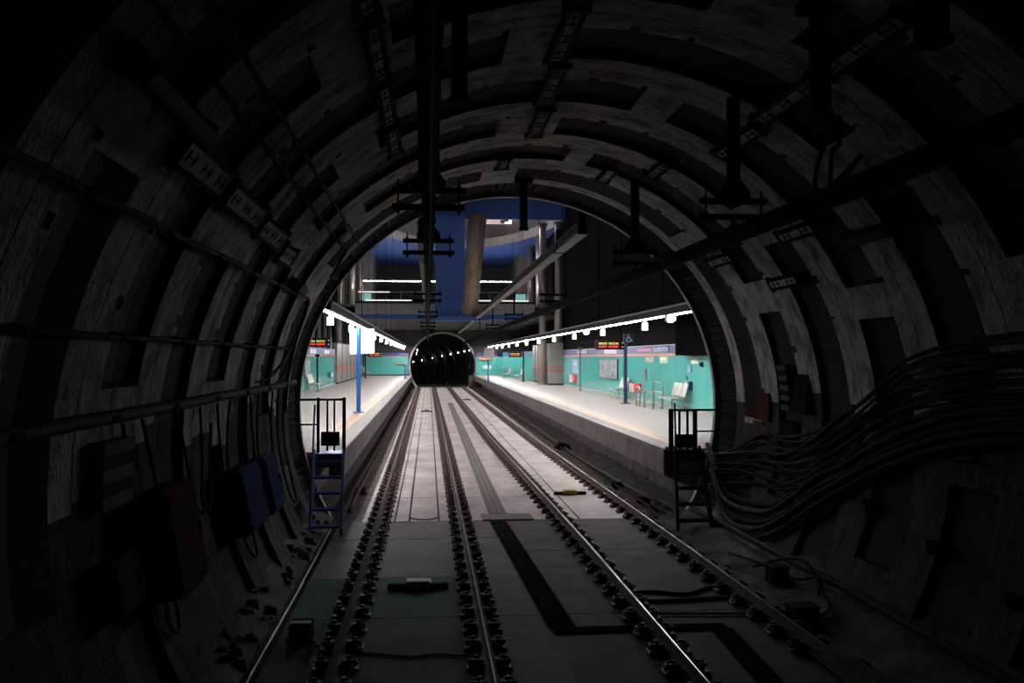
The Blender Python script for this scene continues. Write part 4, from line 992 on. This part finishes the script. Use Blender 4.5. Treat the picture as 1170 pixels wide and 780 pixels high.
def lean_rail(y0, y1, xw, s_, d, h, lab):
    t = thing('leaning_rail', lab, 'leaning rail'); f = lambda q: xw - s_*q
    mb = MB(); mb.tube([(f(d),y0,PZ),(f(d),y0,PZ+h-0.1),(f(d),y0+0.1,PZ+h),(f(d),y1-0.1,PZ+h),(f(d),y1,PZ+h-0.1),(f(d),y1,PZ)],0.032,'sframe',10); mb.build('top_tube', t)
    mb = MB(); mb.tube([(f(d),y0,PZ+h*0.62),(f(d),y1,PZ+h*0.62)],0.024,'sframe',8); mb.build('mid_tube', t)
    return t
bench(30.4, 32.2, 8.85, 1, 'steel bench with perforated backs at near end of right teal wall', 3)
bench(39.6, 41.2, 8.85, 1, 'steel bench behind the black wheelchair pole, right platform', 3)
lean_rail(32.5, 33.8, 8.85, 1, 0.45, 0.92, 'tall steel leaning rail against the wall, left of the near bench')
lean_rail(31.9, 33.2, 8.85, 1, 0.95, 0.62, 'lower steel leaning rail standing out in front of the tall one')
lean_rail(33.9, 34.5, 8.85, 1, 0.95, 0.72, 'narrow steel leaning frame farthest left beside the fire cabinet')
bench(72, 74, 7.6, 1, 'distant steel bench on the right platform beyond the enclosure', 3)
bench(78, 80, 7.15, 1, 'most distant steel bench on the right platform', 3)
bench(48.5, 50.6, -6.38, -1, 'steel bench at the near end of the left teal wall', 3)
bench(86.5, 89, -6.2, -1, 'distant steel bench on the left platform', 3)
# right wall fittings (x = 8.9 face)
def wall_item(name, y0, y1, z0, z1, dep, mn, lab, cat, extra=None):
    t = thing(name, lab, cat, None, (8.9,(y0+y1)/2,(z0+z1)/2)); hy, hz = (y1-y0)/2, (z1-z0)/2
    mb = MB(); mb.box(-dep,0,-hy,hy,-hz,hz,mn); mb.build('body', t)
    if extra: extra(t, hy, hz, dep)
    return t
def posters(t, hy, hz, dep):
    for a_, b_ in ((-0.95,-0.04),(0.04,0.95)):
        mb = MB(); mb.box(-dep-0.01,-dep,hy*a_,hy*b_,-hz*0.9,hz*0.88,'poster')
        f = mb.build('poster', t)
        mb = MB(); r_ = random.Random(int(a_*10)+30)
        for k in range(16):
            yy = hy*(a_+ (b_-a_)*r_.uniform(0.08,0.75)); zz = r_.uniform(-0.8,0.75)*hz
            mb.box(-dep-0.014,-dep-0.01,yy,yy+hy*0.18,zz,zz+0.02+0.04*r_.random(),'frame')
        mb.build('print', f)
wall_item('map_case', 42.6, 47.1, 2.0, 2.98, 0.06, 'frame', 'double poster case with pale maps on the right teal wall', 'poster case', posters)
wall_item('wall_poster', 54.3, 56.2, 2.08, 2.95, 0.03, 'bposter', 'blue printed poster on the right wall beside the grey enclosure', 'poster', lambda t,hy,hz,d: MB().box(-d-0.01,-d,-hy*0.7,hy*0.6,hz*0.2,hz*0.45,'white').build('print', t))
def firebits(t, hy, hz, dep):
    MB().box(-dep-0.01,-dep,hy*0.05,hy*0.97,-hz*0.95,hz*0.95,'white').build('notice', t)
    mb = MB()
    for k in range(3): mb.box(-dep-0.014,-dep-0.01,hy*0.2,hy*0.85,-hz*0.6+k*hz*0.5,-hz*0.6+k*hz*0.5+hz*0.2,'red')
    mb.build('notice_lines', t)
    MB().cyl((-dep-0.02,-hy*0.5,0),(-dep,-hy*0.5,0),0.06,'white',12).build('dial', t)
wall_item('fire_cabinet', 37.9, 39.7, 1.56, 1.91+0.03, 0.12, 'red', 'red and white fire cabinet low on wall right of the black pole', 'fire cabinet', firebits)
wall_item('fire_cabinet', 54.8, 56.8, 1.55, 1.98, 0.12, 'red', 'red and white fire cabinet under the blue poster', 'fire cabinet', firebits)
wall_item('call_point', 30.45, 30.8, 2.56, 2.76, 0.06, 'bposter', 'small blue call plate above the dark help box', 'sign', None)
wall_item('help_point', 30.4, 30.9, 1.94, 2.24, 0.12, 'navy', 'dark blue help point box beside the near bench', 'help point', lambda t,hy,hz,d: (MB().box(-d-0.006,-d,hy*0.1,hy,-hz*0.9,hz*0.9,'lilacwhite').build('face_plate', t), MB().cyl((-d-0.02,-hy*0.5,0.03),(-d,-hy*0.5,0.03),0.03,'red',10).build('button', t)))
def exitm(t,hy,hz,d):
    mb = MB(); mb.box(-d-0.006,-d,-hy*0.6,-hy*0.35,-hz*0.6,hz*0.6,'greensign'); mb.box(-d-0.006,-d,hy*0.1,hy*0.6,-hz*0.2,hz*0.6,'greensign'); mb.box(-d-0.006,-d,-hy*0.3,hy*0.1,-hz*0.7,-hz*0.4,'greensign'); mb.build('pictogram', t)
wall_item('notice_sign', 29.75, 30.5, 2.84, 3.06, 0.02, 'white', 'white notice plate high near the dark dome camera', 'sign', exitm)
wall_item('notice_sign', 33.6, 34.8, 2.83, 3.09, 0.02, 'greensign', 'pale green notice plate under the orange stripe', 'sign', lambda t,hy,hz,d: MB().box(-d-0.006,-d,-hy*0.7,hy*0.7,-hz*0.1,hz*0.7,'white').build('pictogram', t))
wall_item('notice_sign', 35.7, 37.2, 2.86, 3.08, 0.02, 'fgrey', 'grey pictogram plate left of the pale green notice', 'sign', exitm)
wall_item('wall_slot', 36.95, 37.4, 2.12, 2.6, 0.04, 'encl', 'narrow vertical grey plate on the wall over the leaning rails', 'plate', lambda t,hy,hz,d: MB().box(-d-0.006,-d,-hy*0.4,hy*0.4,-hz*0.8,hz*0.8,'frame').build('slot', t))
t = thing('dome_camera', 'small dark dome camera at the right end of teal wall', 'camera', None, (8.9,29.25,2.83))
MB().cyl((-0.03,0,0),(0,0,0),0.10,'frame',16).build('mount', t); MB().cyl((-0.10,0,0),(-0.03,0,0),0.05,'black',16,0.09).build('dome', t)
wall_item('wall_vent', 31.0, 31.25, 2.3, 2.42, 0.02, 'frame', 'tiny dark wall socket between call plate and help box', 'socket', None)
# name board on the blue band
def nametext(t, hy, hz, dep):
    mb = MB(); r_ = random.Random(8)
    y = -hy*0.05
    for k in range(9):
        w_ = hy*0.07; y -= hy*0.095
        mb.box(-dep-0.008,-dep,y,y+w_*0.35,-hz*0.6,hz*0.6,'lilacwhite')
        if r_.random()<0.7: mb.box(-dep-0.008,-dep,y,y+w_,hz*0.3,hz*0.6,'lilacwhite')
        if r_.random()<0.6: mb.box(-dep-0.008,-dep,y,y+w_,-hz*0.6,-hz*0.3,'lilacwhite')
        if r_.random()<0.5: mb.box(-dep-0.008,-dep,y,y+w_,-hz*0.12,hz*0.15,'lilacwhite')
    mb.build('lettering', t)
    MB().box(-dep-0.006,-dep,hy*0.05,hy*0.97,-hz*0.5,hz*0.45,'magenta').build('magenta_bar', t)
wall_item('name_board', 33.4, 38.6, 3.24, 3.50, 0.015, 'bband', 'station name strip with magenta bar and pale lettering, right wall', 'sign', nametext)
def namesm(t,hy,hz,dep):
    mb = MB()
    for k in range(7): mb.box(-dep-0.008,-dep,-hy*0.85+k*hy*0.24,-hy*0.85+k*hy*0.24+hy*0.13,-hz*0.6,hz*0.6,'lilacwhite')
    mb.build('lettering', t)
wall_item('name_board', 43, 46, 3.24, 3.5, 0.015, 'lilacwhite', 'pale lilac name strip above the map case', 'sign', None)
wall_item('name_board', 51, 55, 3.24, 3.5, 0.015, 'bband', 'distant name strip with pale letters above the blue poster', 'sign', namesm)
o = MB().box(5.35,5.95,94.22,94.27,3.22,3.52,'bband').build('end_sign'); 
o2 = MB().box(5.15,6.6,94.20,94.24,2.8,3.0,'orange').build('end_lettering', None); tag(o2, 'orange lettering strip on the far right end wall', 'sign'); tag(o, 'blue sign plate at the top of far right end wall', 'sign')
o = MB().box(5.55,6.45,94.18,94.26,1.9,2.25,'white').build('white_notice'); tag(o, 'white notice board on the far right end wall', 'notice')
o = MB().box(-3.4,-2.5,94.18,94.26,2.35,2.6,'yellow').build('yellow_lettering'); tag(o, 'yellow lettering strip on the far left end wall', 'sign')
# left wall fittings
def lwall_item(name, y0, y1, z0, z1, dep, mn, lab, cat):
    t = thing(name, lab, cat, None, (-6.4,(y0+y1)/2,(z0+z1)/2)); MB().box(0,dep,-(y1-y0)/2,(y1-y0)/2,-(z1-z0)/2,(z1-z0)/2,mn).build('body', t)
    MB().box(dep,dep+0.01,-(y1-y0)*0.42,(y1-y0)*0.42,-(z1-z0)*0.4,(z1-z0)*0.4,'poster' if mn=='frame' else 'lilacwhite').build('face_plate', t)
lwall_item('wall_poster', 48.2, 50.4, 2.0, 2.95, 0.05, 'frame', 'pale framed poster at the near end of left teal wall', 'poster')
lwall_item('help_point', 60.2, 61.6, 1.75, 2.1, 0.12, 'navy', 'dark blue help point box at far end of left teal wall', 'help point')
for k,(y0,y1) in enumerate(((50.2,53.5),(57.0,60.5))):
    lwall_item('name_board', y0, y1, 3.25, 3.56, 0.02, 'bband', ['nearer','farther'][k]+' dark blue name strip above the left teal wall', 'sign')
# steps at the far right end beside the portal
t = thing('end_stair', 'small reddish stair beside the far tunnel portal, right side', 'stair')
for k in range(4): MB().box(4.1,4.68,93.0+0.3*k,93.3+0.3*k,0.3*k,0.3*k+0.3,'rust').build('step', t)
MB().tube([(4.15,93,1.9),(4.15,94,2.3),(4.15,94.6,2.3)],0.03,'rust',6).build('handrail', t)

# services beside the left track
cable('ground_conduit', [(-1.50,17.8,0.12),(-1.52,22,0.14),(-1.50,30,0.14),(-1.50,45,0.14),(-1.48,70,0.14),(-1.45,94,0.14)], 0.045, 'cable_gy', 'pale conduit on the ground between left platform and leftmost rail', 'conduit')
t = thing('hydrant_cap', 'dull red cap at the near end of the ground conduit', 'cap', None, (-1.5,20.8,0.0))
MB().cyl((0,0,0),(0,0,0.14),0.13,'red_box',12,0.11).build('cap_body', t); MB().box(-0.16,0.16,-0.05,0.05,0.0,0.05,'rust').build('flange', t)
cable('ground_cable', [(4.3,94,0.06),(4.35,60,0.08),(4.3,40,0.08),(4.4,28,0.07),(4.35,22,0.08),(4.4,17.4,0.1)], 0.03, 'cable', 'dark cable on the dirt verge below the right platform')
cable('ground_cable', [(4.5,94,0.06),(4.55,60,0.08),(4.6,40,0.08),(4.5,26,0.07),(4.6,18,0.15)], 0.03, 'rust', 'rusty cable nearest the right platform fascia on the verge')

# ================================================================== FAR TUNNEL, curving left
def far_tunnel():
    cx0, cz, r = 1.47, 2.18, 3.4; mb = MB(); n = 48
    def dz(s_): return -0.00075*s_*s_
    def centre(s_): return cx0 - s_*s_/300.0
    S = [1.66*0.5*k for k in range(0, 72)]
    vs = []; mats_ = []
    for k, s_ in enumerate(S):
        rr_ = r + (0.12 if k % 2 else 0.0)
        sl = -s_/150.0
        for i in range(n):
            t = 2*PI*i/n; vs.append((centre(s_)+rr_*math.cos(t), END+0.3+s_ - rr_*math.cos(t)*sl*1.0, cz+dz(s_)+rr_*math.sin(t)))
    for k in range(len(S)-1):
        for i in range(n): mb.f.append((k*n+i,k*n+(i+1)%n,(k+1)*n+(i+1)%n,(k+1)*n+i)); mb.mi.append(0 if k % 4 == 1 else 1)
    mb.ms = ['far_rib','panel']; mb.v = vs
    struct(mb.build('wall_far_tunnel'))
    mb = MB()
    for k in range(len(S)-1):
        a_, b_ = S[k], S[k+1]
        mb.add([(centre(a_)-3.1,END+a_,0.02+dz(a_)),(centre(a_)+3.1,END+a_,0.02+dz(a_)),(centre(b_)+3.1,END+b_,0.02+dz(b_)),(centre(b_)-3.1,END+b_,0.02+dz(b_))],[(0,1,2,3)],'dirt')
    struct(mb.build('floor_far_tunnel'))
    i = 0
    for s_ in (4,10,16,22,28,34,40,47):
        x = centre(s_) + 2.95; y = END + s_ ; z = 3.85 + dz(s_)
        t = thing('portal_lamp', 'small bright lamp on the right wall inside far tunnel, '+ordinal(i)+' from its portal', 'lamp', 'lamps inside the far tunnel', (x,y,z)); i += 1
        MB().cyl((0,0,-0.05),(0,0,0.05),0.045,'lamp',10).build('bulb', t); MB().box(-0.02,0.25,-0.04,0.04,-0.02,0.02,'black').build('bracket', t)
    for k,(x,s_,z) in enumerate([(-1.15,2.0,3.85),(-1.25,3.5,3.6),(-1.3,4.5,3.45),(-1.6,3.0,2.6)]):
        t = thing('portal_lamp', 'small bright lamp on left wall just inside the far portal, '+ordinal(k)+' from the top', 'lamp', 'lamps inside the far tunnel', (x,END+s_,z))
        MB().cyl((0,0,-0.04),(0,0,0.04),0.04,'lamp',10).build('bulb', t); MB().box(-0.25,0.02,-0.04,0.04,-0.02,0.02,'black').build('bracket', t)
far_tunnel()
mb = MB(); mb.box(-30,15,END+62,END+62.5,-2,8,'panel'); struct(mb.build('wall_far_tunnel_back'))
